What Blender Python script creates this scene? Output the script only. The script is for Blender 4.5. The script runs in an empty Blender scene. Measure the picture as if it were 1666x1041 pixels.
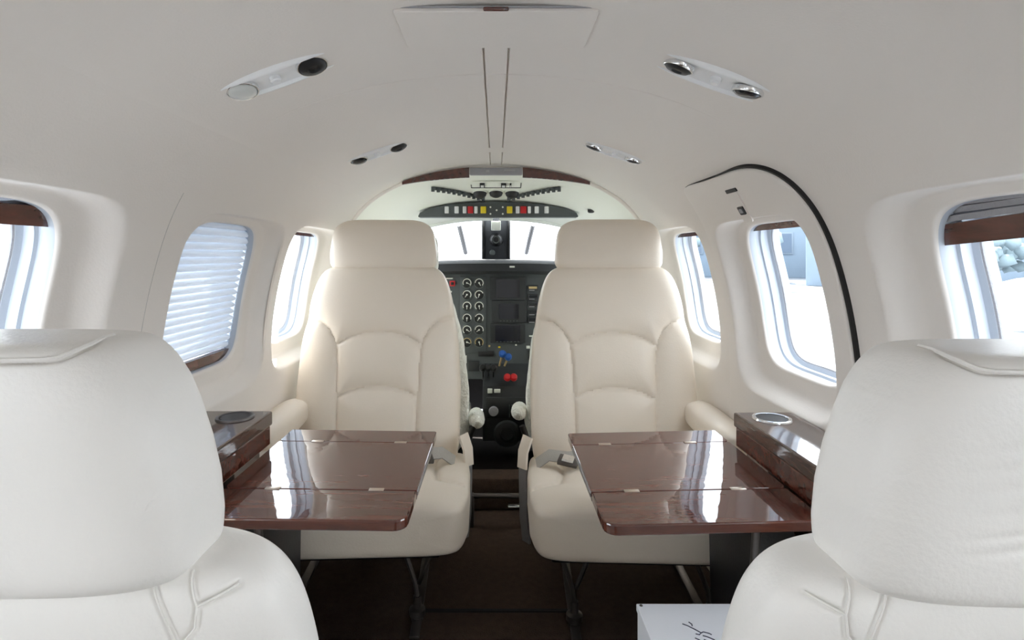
import bpy, bmesh, math, random
import numpy as np
from mathutils import Vector, Matrix

random.seed(4)
PI = math.pi
ZC = 0.86                      # eye height above the cabin floor
SC = bpy.context.scene
COL = SC.collection

# ------------------------------------------------------------------ camera
cam_d = bpy.data.cameras.new('camera')
cam = bpy.data.objects.new('camera', cam_d)
COL.objects.link(cam)
cam.location = (0, 0, ZC)
cam.rotation_euler = (PI / 2, 0, 0)
cam_d.sensor_width = 36.0
cam_d.lens = 36.0 * 900.0 / 1666.0
cam_d.shift_x = 26.0 / 1666.0
cam_d.shift_y = -105.5 / 1666.0
cam_d.clip_start = 0.01
cam_d.clip_end = 500
SC.camera = cam

# ------------------------------------------------------------------ world, light, exposure
world = bpy.data.worlds.new('sky')
SC.world = world
world.use_nodes = True
bg = world.node_tree.nodes['Background']
bg.inputs['Color'].default_value = (0.90, 0.955, 1.0, 1)
bg.inputs['Strength'].default_value = 8.5
sun_d = bpy.data.lights.new('sun', 'SUN')
sun_d.energy = 42.0
sun_d.angle = math.radians(0.6)
sun_d.color = (1.0, 0.95, 0.86)
sun = bpy.data.objects.new('sun', sun_d)
COL.objects.link(sun)
sun.rotation_euler = (math.radians(-38), 0, math.radians(9))   # high, ahead of the nose
SC.view_settings.view_transform = 'Standard'
SC.view_settings.look = 'None'
SC.view_settings.gamma = 1.0
SC.view_settings.use_curve_mapping = False
SC.view_settings.exposure = -0.20
SC.cycles.use_denoising = True
SC.cycles.max_bounces = 14
SC.cycles.diffuse_bounces = 8
SC.cycles.glossy_bounces = 5
SC.cycles.transparent_max_bounces = 24
SC.cycles.sample_clamp_indirect = 8

# ------------------------------------------------------------------ materials
MATS = {}
def mat(name, col, rough=0.5, metal=0.0, spec=0.5, coat=0.0, coat_rough=0.03, bump=None,
        vary=None, trans=0.0, sheen=0.0):
    m = bpy.data.materials.new(name)
    m.use_nodes = True
    nt = m.node_tree
    b = nt.nodes['Principled BSDF']
    b.inputs['Base Color'].default_value = (*col, 1)
    b.inputs['Roughness'].default_value = rough
    b.inputs['Metallic'].default_value = metal
    b.inputs['Specular IOR Level'].default_value = spec
    b.inputs['Coat Weight'].default_value = coat
    b.inputs['Coat Roughness'].default_value = coat_rough
    b.inputs['Sheen Weight'].default_value = sheen
    tc = nt.nodes.new('ShaderNodeTexCoord')
    if bump:
        prev = None
        for (sc, st, det) in bump:
            n = nt.nodes.new('ShaderNodeTexNoise')
            n.inputs['Scale'].default_value = sc
            n.inputs['Detail'].default_value = det
            nt.links.new(tc.outputs['Object'], n.inputs['Vector'])
            bp = nt.nodes.new('ShaderNodeBump')
            bp.inputs['Strength'].default_value = st
            bp.inputs['Distance'].default_value = 0.01
            nt.links.new(n.outputs['Fac'], bp.inputs['Height'])
            if prev:
                nt.links.new(prev.outputs['Normal'], bp.inputs['Normal'])
            prev = bp
        nt.links.new(prev.outputs['Normal'], b.inputs['Normal'])
    if vary:
        sc, col2 = vary
        n = nt.nodes.new('ShaderNodeTexNoise')
        n.inputs['Scale'].default_value = sc
        n.inputs['Detail'].default_value = 4
        nt.links.new(tc.outputs['Object'], n.inputs['Vector'])
        mx = nt.nodes.new('ShaderNodeMix')
        mx.data_type = 'RGBA'
        mx.inputs[6].default_value = (*col, 1)
        mx.inputs[7].default_value = (*col2, 1)
        nt.links.new(n.outputs['Fac'], mx.inputs[0])
        nt.links.new(mx.outputs[2], b.inputs['Base Color'])
    MATS[name] = m
    return m

def wood(name, c1, c2, c3, axis=(9, 1.2, 9), coat_rough=0.02):
    m = bpy.data.materials.new(name)
    m.use_nodes = True
    nt = m.node_tree
    b = nt.nodes['Principled BSDF']
    tc = nt.nodes.new('ShaderNodeTexCoord')
    mp = nt.nodes.new('ShaderNodeMapping')
    mp.inputs['Scale'].default_value = axis
    nt.links.new(tc.outputs['Object'], mp.inputs['Vector'])
    n = nt.nodes.new('ShaderNodeTexNoise')
    n.inputs['Scale'].default_value = 5
    n.inputs['Detail'].default_value = 8
    n.inputs['Roughness'].default_value = 0.65
    n.inputs['Distortion'].default_value = 0.6
    nt.links.new(mp.outputs['Vector'], n.inputs['Vector'])
    cr = nt.nodes.new('ShaderNodeValToRGB')
    e = cr.color_ramp.elements
    e[0].position = 0.28; e[0].color = (*c1, 1)
    e[1].position = 0.72; e[1].color = (*c3, 1)
    k = e.new(0.5); k.color = (*c2, 1)
    nt.links.new(n.outputs['Fac'], cr.inputs['Fac'])
    nt.links.new(cr.outputs['Color'], b.inputs['Base Color'])
    b.inputs['Roughness'].default_value = 0.5
    b.inputs['Specular IOR Level'].default_value = 0.08
    b.inputs['Coat Weight'].default_value = 1.0
    b.inputs['Coat Roughness'].default_value = coat_rough
    b.inputs['Coat IOR'].default_value = 1.8
    # the lacquer is very slightly wavy
    w = nt.nodes.new('ShaderNodeTexNoise')
    w.inputs['Scale'].default_value = 26
    w.inputs['Detail'].default_value = 1
    nt.links.new(tc.outputs['Object'], w.inputs['Vector'])
    bp = nt.nodes.new('ShaderNodeBump')
    bp.inputs['Strength'].default_value = 0.018
    bp.inputs['Distance'].default_value = 0.01
    nt.links.new(w.outputs['Fac'], bp.inputs['Height'])
    nt.links.new(bp.outputs['Normal'], b.inputs['Coat Normal'])
    MATS[name] = m
    return m

def glass(name, tint, gloss=0.05):
    m = bpy.data.materials.new(name)
    m.use_nodes = True
    nt = m.node_tree
    nt.nodes.remove(nt.nodes['Principled BSDF'])
    out = nt.nodes['Material Output']
    t = nt.nodes.new('ShaderNodeBsdfTransparent')
    t.inputs['Color'].default_value = (*tint, 1)
    g = nt.nodes.new('ShaderNodeBsdfGlossy')
    g.inputs['Roughness'].default_value = 0.02
    mx = nt.nodes.new('ShaderNodeMixShader')
    mx.inputs[0].default_value = gloss
    nt.links.new(t.outputs[0], mx.inputs[1])
    nt.links.new(g.outputs[0], mx.inputs[2])
    nt.links.new(mx.outputs[0], out.inputs['Surface'])
    MATS[name] = m
    return m

def fabric(name, col, transl):
    m = bpy.data.materials.new(name)
    m.use_nodes = True
    nt = m.node_tree
    nt.nodes.remove(nt.nodes['Principled BSDF'])
    out = nt.nodes['Material Output']
    d = nt.nodes.new('ShaderNodeBsdfDiffuse'); d.inputs['Color'].default_value = (*col, 1)
    t = nt.nodes.new('ShaderNodeBsdfTranslucent'); t.inputs['Color'].default_value = (*col, 1)
    mx = nt.nodes.new('ShaderNodeMixShader'); mx.inputs[0].default_value = transl
    nt.links.new(d.outputs[0], mx.inputs[1]); nt.links.new(t.outputs[0], mx.inputs[2])
    nt.links.new(mx.outputs[0], out.inputs['Surface'])
    MATS[name] = m
    return m

mat('liner', (0.79, 0.75, 0.708), 0.55, spec=0.35, bump=[(260, 0.05, 2)])
mat('liner_cockpit', (0.88, 0.90, 0.83), 0.6, bump=[(200, 0.05, 2)])
mat('leather', (0.82, 0.80, 0.765), 0.36, spec=0.45, bump=[(9, 0.16, 3), (240, 0.07, 3)])
mat('leather_cream', (0.80, 0.72, 0.615), 0.36, spec=0.45, bump=[(7, 0.10, 2), (240, 0.05, 3)])
mat('sheepskin', (0.86, 0.86, 0.78), 0.9, sheen=0.5, bump=[(90, 0.9, 3)])
mat('carpet', (0.105, 0.075, 0.058), 0.95, spec=0.1, bump=[(400, 0.6, 3)], vary=(60, (0.06, 0.042, 0.034)))
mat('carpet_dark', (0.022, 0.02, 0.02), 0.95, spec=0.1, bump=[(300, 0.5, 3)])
wood('mahogany', (0.045, 0.010, 0.006), (0.080, 0.017, 0.009), (0.125, 0.031, 0.015), axis=(1.2, 9, 9))
wood('mahogany_ledge', (0.022, 0.010, 0.008), (0.055, 0.024, 0.016), (0.10, 0.045, 0.028), axis=(9, 1.2, 9), coat_rough=0.06)
wood('mahogany_rail', (0.03, 0.006, 0.005), (0.075, 0.014, 0.011), (0.12, 0.026, 0.018), axis=(9, 1.5, 9), coat_rough=0.1)
mat('white_plastic', (0.84, 0.85, 0.86), 0.35, bump=[(120, 0.02, 2)])
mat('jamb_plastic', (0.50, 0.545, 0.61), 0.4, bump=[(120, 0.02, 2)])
mat('black_plastic', (0.012, 0.012, 0.013), 0.45, bump=[(200, 0.05, 2)])
mat('black_rubber', (0.008, 0.008, 0.008), 0.7, bump=[(200, 0.05, 2)])
mat('panel_grey', (0.075, 0.085, 0.088), 0.6, bump=[(300, 0.1, 2)])
mat('panel_dark', (0.020, 0.022, 0.024), 0.55, bump=[(300, 0.1, 2)])
mat('glareshield', (0.02, 0.022, 0.026), 0.75, bump=[(400, 0.2, 2)])
mat('screen', (0.010, 0.012, 0.018), 0.12, bump=[(10, 0.01, 1)])
mat('gauge_face', (0.01, 0.011, 0.011), 0.4, bump=[(50, 0.02, 1)])
mat('gauge_ring', (0.10, 0.115, 0.11), 0.4, bump=[(50, 0.02, 1)])
mat('marking', (0.80, 0.82, 0.76), 0.5, bump=[(50, 0.02, 1)])
mat('marking_amber', (0.55, 0.42, 0.20), 0.5, bump=[(50, 0.02, 1)])
mat('chrome', (0.80, 0.81, 0.82), 0.14, metal=1.0, bump=[(80, 0.02, 2)])
mat('steel', (0.45, 0.45, 0.46), 0.35, metal=1.0, bump=[(120, 0.05, 2)])
mat('dark_steel', (0.13, 0.12, 0.115), 0.4, metal=0.8, bump=[(120, 0.05, 2)])
mat('brass', (0.62, 0.55, 0.48), 0.3, metal=1.0, bump=[(120, 0.05, 2)])
mat('lamp_glass', (0.62, 0.64, 0.62), 0.12, spec=0.8, bump=[(60, 0.03, 2)])
mat('red', (0.55, 0.015, 0.02), 0.35, bump=[(50, 0.02, 1)])
mat('yellow', (0.85, 0.66, 0.03), 0.4, bump=[(50, 0.02, 1)])
mat('blue', (0.02, 0.11, 0.42), 0.35, bump=[(50, 0.02, 1)])
mat('grey_cloth', (0.34, 0.34, 0.36), 0.8, bump=[(200, 0.2, 2)])
mat('belt', (0.42, 0.40, 0.36), 0.7, bump=[(500, 0.3, 2)])
mat('belt_grey', (0.25, 0.25, 0.25), 0.6, bump=[(500, 0.3, 2)])
mat('liner_seam', (0.50, 0.485, 0.465), 0.6, bump=[(200, 0.05, 2)])
mat('card_white', (0.83, 0.85, 0.90), 0.5, bump=[(60, 0.03, 2)])
mat('ink', (0.03, 0.035, 0.07), 0.6, bump=[(60, 0.03, 2)])
fabric('pleat_cloth', (0.86, 0.89, 0.93), 0.22)
glass('acrylic', (0.97, 0.985, 1.0), 0.035)
mat('concrete', (0.165, 0.18, 0.20), 0.85, bump=[(3, 0.2, 3)], vary=(0.2, (0.10, 0.115, 0.135)))
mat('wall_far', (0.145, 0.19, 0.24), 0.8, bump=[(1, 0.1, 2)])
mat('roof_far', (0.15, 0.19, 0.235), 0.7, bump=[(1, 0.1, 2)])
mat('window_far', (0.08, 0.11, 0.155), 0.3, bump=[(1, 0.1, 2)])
mat('foliage_far', (0.15, 0.205, 0.23), 0.9, bump=[(4, 0.4, 4)], vary=(2, (0.17, 0.22, 0.24)))  # distant haze put into the leaf colour as grey-blue
mat('bark', (0.17, 0.18, 0.19), 0.9, bump=[(8, 0.6, 3)])
mat('aircraft_white', (0.85, 0.86, 0.88), 0.3, bump=[(2, 0.02, 2)])

# ------------------------------------------------------------------ object helpers
def tag(o, label=None, cat=None, group=None, kind=None):
    if label: o['label'] = label
    if cat: o['category'] = cat
    if group: o['group'] = group
    if kind: o['kind'] = kind
    return o

def empty(name, loc=(0, 0, 0), rot=(0, 0, 0)):
    o = bpy.data.objects.new(name, None)
    o.empty_display_size = 0.05
    COL.objects.link(o)
    o.location = loc
    o.rotation_euler = rot
    return o

def link_mesh(name, me, m, parent=None, loc=(0, 0, 0), rot=(0, 0, 0), sharp=40):
    me.materials.append(MATS[m])
    me.shade_smooth()
    if sharp is not None:
        me.set_sharp_from_angle(angle=math.radians(sharp))
    o = bpy.data.objects.new(name, me)
    COL.objects.link(o)
    o.location = loc
    o.rotation_euler = rot
    if parent is not None:
        o.parent = parent
    return o

def mobj(name, verts, faces, m, parent=None, loc=(0, 0, 0), rot=(0, 0, 0), sharp=40, recalc=True):
    me = bpy.data.meshes.new(name)
    me.from_pydata([tuple(v) for v in verts], [], faces)
    if recalc:
        bm = bmesh.new(); bm.from_mesh(me)
        bmesh.ops.recalc_face_normals(bm, faces=bm.faces)
        bm.to_mesh(me); bm.free()
    return link_mesh(name, me, m, parent, loc, rot, sharp)

def bobj(name, bm, m, parent=None, loc=(0, 0, 0), rot=(0, 0, 0), sharp=40):
    me = bpy.data.meshes.new(name)
    bmesh.ops.recalc_face_normals(bm, faces=bm.faces)
    bm.to_mesh(me); bm.free()
    return link_mesh(name, me, m, parent, loc, rot, sharp)

def bm_box(bm, c, s, bev=0.0, seg=2, rot=None):
    M = Matrix.Translation(Vector(c))
    if rot is not None:
        M = M @ rot
    r = bmesh.ops.create_cube(bm, size=1.0, matrix=M @ Matrix.Diagonal((s[0], s[1], s[2], 1)))
    if bev > 0:
        es = list({e for v in r['verts'] for e in v.link_edges})
        bmesh.ops.bevel(bm, geom=es, offset=bev, segments=seg, profile=0.5, affect='EDGES')

def box(name, c, s, m, parent=None, bev=0.0, seg=2, rot=None, **kw):
    bm = bmesh.new()
    bm_box(bm, (0, 0, 0), s, bev, seg)
    o = bobj(name, bm, m, parent, loc=c, **kw)
    if rot is not None:
        o.rotation_euler = rot
    return o

def bm_tube(bm, pts, r, n=10, caps=True):
    pts = [Vector(p) for p in pts]
    rr = r if isinstance(r, (list, tuple)) else [r] * len(pts)
    rings = []
    up = None
    for i, p in enumerate(pts):
        t = (pts[min(i + 1, len(pts) - 1)] - pts[max(i - 1, 0)]).normalized()
        if up is None:
            up = t.orthogonal().normalized()
        up = (up - t * up.dot(t)).normalized()
        w = t.cross(up)
        rings.append([bm.verts.new(p + (up * math.cos(2 * PI * k / n) + w * math.sin(2 * PI * k / n)) * rr[i]) for k in range(n)])
    for a, b in zip(rings, rings[1:]):
        for k in range(n):
            bm.faces.new((a[k], a[(k + 1) % n], b[(k + 1) % n], b[k]))
    if caps:
        bm.faces.new(rings[0][::-1]); bm.faces.new(rings[-1])

def tube(name, pts, r, m, parent=None, n=10, **kw):
    bm = bmesh.new()
    bm_tube(bm, pts, r, n)
    return bobj(name, bm, m, parent, **kw)

def bm_lathe(bm, prof, n=32, M=None):
    M = M or Matrix.Identity(4)
    rings = []
    for (r, z) in prof:
        if r < 1e-6:
            rings.append([bm.verts.new(M @ Vector((0, 0, z)))])
        else:
            rings.append([bm.verts.new(M @ Vector((r * math.cos(2 * PI * k / n), r * math.sin(2 * PI * k / n), z))) for k in range(n)])
    for a, b in zip(rings, rings[1:]):
        for k in range(n):
            va = [a[k % len(a)], a[(k + 1) % len(a)], b[(k + 1) % len(b)], b[k % len(b)]]
            f = []
            for v in va:
                if v not in f: f.append(v)
            if len(f) >= 3:
                bm.faces.new(f)

def lathe(name, prof, m, parent=None, n=32, **kw):
    bm = bmesh.new()
    bm_lathe(bm, prof, n)
    return bobj(name, bm, m, parent, **kw)

def prism(name, outline, th, m, parent=None, bev=0.0, sharp=14, **kw):
    """outline in local XY, extruded from z=0 to z=th"""
    bm = bmesh.new()
    vs = [bm.verts.new((x, y, 0)) for x, y in outline]
    f = bm.faces.new(vs)
    r = bmesh.ops.extrude_face_region(bm, geom=[f])
    bmesh.ops.translate(bm, verts=[g for g in r['geom'] if isinstance(g, bmesh.types.BMVert)], vec=(0, 0, th))
    if bev > 0:
        es = [e for e in bm.edges if len(e.link_faces) == 2 and e.calc_face_angle(0) > 0.6]
        bmesh.ops.bevel(bm, geom=es, offset=bev, segments=2, profile=0.5, affect='EDGES')
    return bobj(name, bm, m, parent, sharp=sharp, **kw)

def rr_outline(w, h, r, n=6):
    pts = []
    for cx, cy, a0 in ((w / 2 - r, h / 2 - r, 0), (-w / 2 + r, h / 2 - r, 90), (-w / 2 + r, -h / 2 + r, 180), (w / 2 - r, -h / 2 + r, 270)):
        for k in range(n + 1):
            a = math.radians(a0 + 90 * k / n)
            pts.append((cx + r * math.cos(a), cy + r * math.sin(a)))
    return pts

def copy_tree(o, parent=None):
    c = o.copy()
    COL.objects.link(c)
    c.parent = parent
    for ch in list(o.children):
        copy_tree(ch, c)
    return c

# ------------------------------------------------------------------ cabin section
_prof = [(0, 0.330), (0.10, 0.326), (0.20, 0.313), (0.30, 0.289), (0.39, 0.255), (0.465, 0.210), (0.52, 0.158),
         (0.557, 0.100), (0.583, 0.040), (0.604, -0.03), (0.622, -0.11), (0.635, -0.20), (0.640, -0.30), (0.640, -0.40),
         (0.635, -0.52), (0.622, -0.65), (0.600, -0.78), (0.580, -0.862)]
def _catmull(P, n=24):
    P = [np.array(p, float) for p in P]
    Q = [np.array([-P[1][0], P[1][1]])] + P + [2 * P[-1] - P[-2]]
    out = []
    for i in range(1, len(Q) - 2):
        p0, p1, p2, p3 = Q[i - 1], Q[i], Q[i + 1], Q[i + 2]
        for k in range(n):
            t = k / n
            out.append(0.5 * ((2 * p1) + (-p0 + p2) * t + (2 * p0 - 5 * p1 + 4 * p2 - p3) * t * t + (-p0 + 3 * p1 - 3 * p2 + p3) * t ** 3))
    out.append(P[-1])
    return np.array(out)
_pp = _catmull(_prof)
_ss = np.concatenate([[0], np.cumsum(np.linalg.norm(np.diff(_pp, axis=0), axis=1))])
S_END = float(_ss[-1])
def prof(s):
    s = abs(s)
    x = float(np.interp(s, _ss, _pp[:, 0])); h = float(np.interp(s, _ss, _pp[:, 1]))
    e = 0.006
    s0, s1 = max(s - e, 0), min(s + e, S_END)
    dx = float(np.interp(s1, _ss, _pp[:, 0]) - np.interp(s0, _ss, _pp[:, 0])) 
    dh = float(np.interp(s1, _ss, _pp[:, 1]) - np.interp(s0, _ss, _pp[:, 1]))
    if s < e:
        dx, dh = 1.0, 0.0
    l = math.hypot(dx, dh)
    return x, h, -dh / l, dx / l          # point and outward normal
def s_of_h(h):
    i = int(np.argmin(np.abs(_pp[:, 1] - h)))
    return float(_ss[i])
def s_of_x(x):
    i = int(np.argmin(np.abs(_pp[:len(_pp) // 2, 0] - x)))
    return float(_ss[i])
def sm(a, b, t):
    t = min(max((t - a) / (b - a), 0), 1)
    return t * t * (3 - 2 * t)
Y_ARCH, Y_ROOF, Y_FIRE, Y_AFT = 2.06, 2.66, 3.10, -1.75
def surf(side, y, s, off=0.0):
    x, h, nx, nh = prof(s)
    x += nx * off; h += nh * off
    if y > 1.85:
        x *= 1 - 0.17 * sm(1.85, 3.3, y)
    if y > Y_ARCH and h > -0.05:
        k = (y - Y_ARCH) / (Y_ROOF - Y_ARCH)
        h = -0.05 + (h + 0.05) * (1 - 0.40 * k)
    return Vector((side * x, y, h + ZC))

def frange(a, b, step):
    n = max(1, int(round((b - a) / step)))
    return [a + (b - a) * i / n for i in range(n + 1)]

def grid_patch(name, side, ys, ss, m, parent=None, disp=None, kind='structure', sharp=50):
    V = []; F = []
    for y in ys:
        for s in ss:
            sd = side if side else (1 if s >= 0 else -1)
            V.append(surf(sd, y, s, disp(y, s) if disp else 0.0))
    ns = len(ss)
    for i in range(len(ys) - 1):
        for j in range(ns - 1):
            F.append((i * ns + j, i * ns + j + 1, (i + 1) * ns + j + 1, (i + 1) * ns + j))
    o = mobj(name, V, F, m, parent, sharp=sharp, recalc=False)
    if kind and parent is None:
        o['kind'] = kind
    return o

def merge_patches(name, pats, m, parent=None, sharp=50):
    """pats: list of (verts, faces)"""
    V = []; F = []
    for v, f in pats:
        o = len(V)
        V += list(v); F += [tuple(i + o for i in q) for q in f]
    bm = bmesh.new()
    me = bpy.data.meshes.new(name)
    me.from_pydata([tuple(v) for v in V], [], F)
    bm.from_mesh(me)
    bmesh.ops.remove_doubles(bm, verts=bm.verts, dist=0.0004)
    bmesh.ops.recalc_face_normals(bm, faces=bm.faces)
    bm.to_mesh(me); bm.free()
    return link_mesh(name, me, m, parent, sharp=sharp)

def patch(side, ys, ss, off=0.0):
    V = [surf(side, y, s, off) for y in ys for s in ss]
    ns = len(ss)
    F = [(i * ns + j, i * ns + j + 1, (i + 1) * ns + j + 1, (i + 1) * ns + j) for i in range(len(ys) - 1) for j in range(ns - 1)]
    return V, F

def se(ap, am, bp, bm_, n=(5, 5, 5, 5), grow=0.0):
    """rounded rectangle in (y, s): extents ahead, behind, below, above; n by quadrant
       (ahead-below, behind-below, behind-above, ahead-above)"""
    def r(t):
        c, s = math.cos(t), math.sin(t)
        a = (ap if c >= 0 else am) + grow
        b = (bp if s >= 0 else bm_) + grow
        q = n[0] if (c >= 0 and s >= 0) else n[1] if (c < 0 and s >= 0) else n[2] if (c < 0) else n[3]
        return ((abs(c) / a) ** q + (abs(s) / b) ** q) ** (-1.0 / q)
    return r
def rect_r(ap, am, bp, bm_):
    def r(t):
        c, s = math.cos(t), math.sin(t)
        a = ap if c >= 0 else am
        b = bp if s >= 0 else bm_
        return min(a / max(abs(c), 1e-9), b / max(abs(s), 1e-9))
    return r
def mixr(r0, r1, k):
    return lambda t: r0(t) * (1 - k) + r1(t) * k
def ring_patch(side, cy, cs, rings, corners=None, n=216):
    th = [2 * PI * k / n for k in range(n)]
    if corners:
        for (dy, ds) in corners:
            th.append(math.atan2(ds, dy) % (2 * PI))
        th = sorted(th)
    V = []; F = []
    for (rf, off) in rings:
        for t in th:
            r = rf(t)
            V.append(surf(side, cy + r * math.cos(t), cs + r * math.sin(t), off(t) if callable(off) else off))
    N = len(th)
    for i in range(len(rings) - 1):
        for k in range(N):
            F.append((i * N + k, i * N + (k + 1) % N, (i + 1) * N + (k + 1) % N, (i + 1) * N + k))
    return V, F

S1, S2 = s_of_h(0.205), s_of_h(-0.43)
SW0, SW1 = s_of_h(0.060), s_of_h(-0.270)
SWC, SWH = (SW0 + SW1) / 2, (SW1 - SW0) / 2
WIN = {-1: [-0.56, 0.02, 0.632, 1.275, 1.775], 1: [-0.56, 0.02, 0.630, 1.215, 1.775]}
WHY = 0.170                       # half width of a window opening
Y0C, Y1C = -0.83, 2.05

# ------------------------------------------------------------------ structure
# floor
V = []; F = []
bm = bmesh.new()
bm_box(bm, (0, 0.60, -0.02), (1.20, 4.7, 0.04))
fl = bobj('floor', bm, 'carpet'); tag(fl, 'dark brown carpeted cabin floor', kind='structure')
o = box('trim_1', (0, 1.335, 0.002), (0.40, 0.008, 0.005), 'black_rubber'); o['kind'] = 'structure'
box('floor_step', (0, 1.905, 0.055), (0.36, 0.09, 0.11), 'carpet', fl, bev=0.012)
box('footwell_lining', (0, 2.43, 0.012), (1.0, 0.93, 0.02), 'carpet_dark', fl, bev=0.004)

# ceiling: one liner with the centre slots and the panel seam pressed into it
def ceil_disp(y, s):
    d = 0.0
    if 0.845 < y < 1.70 or 1.78 < y < 2.02:
        hw = 0.0205
        for c in (-hw, hw):
            d = max(d, 0.007 * math.exp(-((s - c) / 0.0016) ** 4))
    d = max(d, 0.0022 * math.exp(-((y - 1.01) / 0.0022) ** 2) * (1 - sm(S1 - 0.28, S1 - 0.04, abs(s))))
    if abs(s) > S1: d = 0.0010
    return d
ys = sorted(set([round(v, 5) for v in frange(Y_AFT, Y_ARCH, 0.03)] + [1.01 + k * 0.0011 for k in range(-5, 6)] + [0.843, 0.847, 1.698, 1.702, 1.778, 1.782, 2.018, 2.022]))
sh = sorted(set([round(v, 5) for v in frange(0.03, S1, 0.02)] + [0.0, S1 + 0.012] + [0.0205 + k * 0.0008 for k in range(-5, 6)]))
ss = [-v for v in sh[::-1] if v > 0] + sh
ceil = grid_patch('ceiling', 0, ys, ss, 'liner', disp=ceil_disp)

# walls with a pocket around every window
def window_rings(cap, cam_, cb, cu, side, wi):
    lip = se(WHY, WHY, SWH, SWH, (4.6,) * 4)
    ahead, behind, below, above = 0.085, 0.060, 0.075, 0.030
    if wi > 1.6: behind = 0.035
    pk = se(WHY + ahead, WHY + behind, SWH + below, SWH + above, (6, 6, 6, 6))
    rc = rect_r(cap, cam_, cb, cu)
    return lip, pk, rc
def pocket_off(u, d=0.034):
    return d * sm(0.0, 0.85, u)
def lip_rings(lip, pk, base=0.0, d=0.034):
    R = []
    for u in (0.0, 0.04, 0.09, 0.15, 0.22, 0.30, 0.40, 0.50, 0.60, 0.70, 0.80, 0.90, 0.96):
        R.append((mixr(pk, lip, u), base + (d - base) * sm(0.0, 0.55, u) if u > 0 else base))
    R.append((lip, d + 0.0005))
    R.append((lambda t: lip(t) - 0.003, d + 0.003))
    R.append((lambda t: lip(t) - 0.0045, d + 0.008))
    R.append((lambda t: lip(t) - 0.0045, d + 0.020))
    return R

DOORC = 1.215
for side, nm in ((-1, 'left'), (1, 'right')):
    ws = WIN[side]
    pats = []
    edges = [Y0C] + [(a + b) / 2 + 0.005 for a, b in zip(ws, ws[1:])] + [Y1C]
    for i, cy in enumerate(ws):
        ea, eb = edges[i], edges[i + 1]
        cap, cam_, cb, cu = eb - cy, cy - ea, S2 - SWC, SWC - S1
        lip, pk, rc = window_rings(cap, cam_, cb, cu, side, cy)
        corners = [(cap, cb), (-cam_, cb), (-cam_, -cu), (cap, -cu)]
        R = [(mixr(rc, pk, k / 8), 0.0) for k in range(8)]
        if side == 1 and cy == DOORC:
            R.append((pk, 0.0)); R.append((pk, 0.03))
        else:
            R += lip_rings(lip, pk)
        pats.append(ring_patch(side, cy, SWC, R, corners))
    for eg in edges[1:-1]:
        pats.append(patch(side, [eg - 0.012, eg + 0.012], frange(S1, S2, 0.005), 0.0013))
    low = frange(S2 - 0.012, S_END, 0.03)
    pats.append(patch(side, frange(Y0C, Y_FIRE, 0.04), low, 0.0010))
    pats.append(patch(side, frange(Y1C - 0.012, Y_ARCH + 0.06, 0.03), frange(S1, S2, 0.02), 0.0010))
    if side == 1:        # unseen opening added on this side to let light in behind the camera
        pats.append(patch(side, frange(Y_AFT, -1.52, 0.05), frange(S1, S_END, 0.03)))
        pats.append(patch(side, frange(-1.00, Y0C + 0.012, 0.03), frange(S1, S_END, 0.03)))
        pats.append(patch(side, frange(-1.52, -1.00, 0.05), frange(S1, s_of_h(0.13), 0.02)))
    else:
        pats.append(patch(side, frange(Y_AFT, Y0C + 0.012, 0.05), frange(S1, S_END, 0.03), 0.001))
    o = merge_patches('wall_' + nm, pats, 'liner'); o['kind'] = 'structure'
    # vertical joint between two lining panels
    yj = ws[3] - 0.298
    if side == -1:
        o = tube('trim_2', [surf(side, yj, s, 0.0004) for s in frange(s_of_h(0.11), S2, 0.02)], 0.0009, 'liner_seam', n=6)
        o['kind'] = 'structure'

# aft wall
V = [surf(1, Y_AFT, s) for s in frange(0, S_END, 0.03)] + [surf(-1, Y_AFT, s) for s in frange(0, S_END, 0.03)][::-1]
o = mobj('wall_back', V, [tuple(range(len(V)))], 'liner'); o['kind'] = 'structure'

# ---- windows: frame with its stepped jamb, and the pane
wn = 0
def build_window(side, cy, base=0.034):
    global wn
    wn += 1
    w = empty('window_%d' % wn, surf(side, cy, SWC, 0.05)); w['kind'] = 'structure'
    lip = se(WHY, WHY, SWH, SWH, (4.6,) * 4)
    g = lambda d: (lambda t: lip(t) + d)
    R = [(g(-0.0040), base + 0.006), (g(-0.0060), base + 0.012), (g(-0.0060), base + 0.020), (g(-0.0030), base + 0.022),
         (g(-0.0030), base + 0.031), (g(-0.0085), base + 0.033), (g(-0.0085), base + 0.041), (g(-0.0050), base + 0.043),
         (g(-0.0050), base + 0.052), (g(-0.0150), base + 0.055), (g(-0.0150), base + 0.064), (g(-0.012), base + 0.066), (g(-0.012), base + 0.078), (g(0.02), base + 0.080)]
    v, f = ring_patch(side, cy, SWC, R)
    inv = Matrix.Translation(-w.location)
    v = [inv @ p for p in v]
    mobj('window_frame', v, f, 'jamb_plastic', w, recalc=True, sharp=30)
    # seal strip inside the jamb
    R = [(g(-0.0152), base + 0.0555), (g(-0.0175), base + 0.057), (g(-0.0175), base + 0.060), (g(-0.0150), base + 0.062)]
    v, f = ring_patch(side, cy, SWC, R)
    mobj('seal', [inv @ p for p in v], f, 'grey_cloth', w, sharp=30)
    R = [((lambda t, k=k: (lip(t) - 0.008) * k), base + 0.0705) for k in (1.0, 0.8, 0.6, 0.4, 0.2, 0.02)]
    v, f = ring_patch(side, cy, SWC, R, n=96)
    N = 96
    f.append(tuple(range(5 * N, 6 * N)))
    mobj('pane', [inv @ p for p in v], f, 'acrylic', w)
    return w
for side in (-1, 1):
    for cy in WIN[side]:
        build_window(side, cy)

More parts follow.
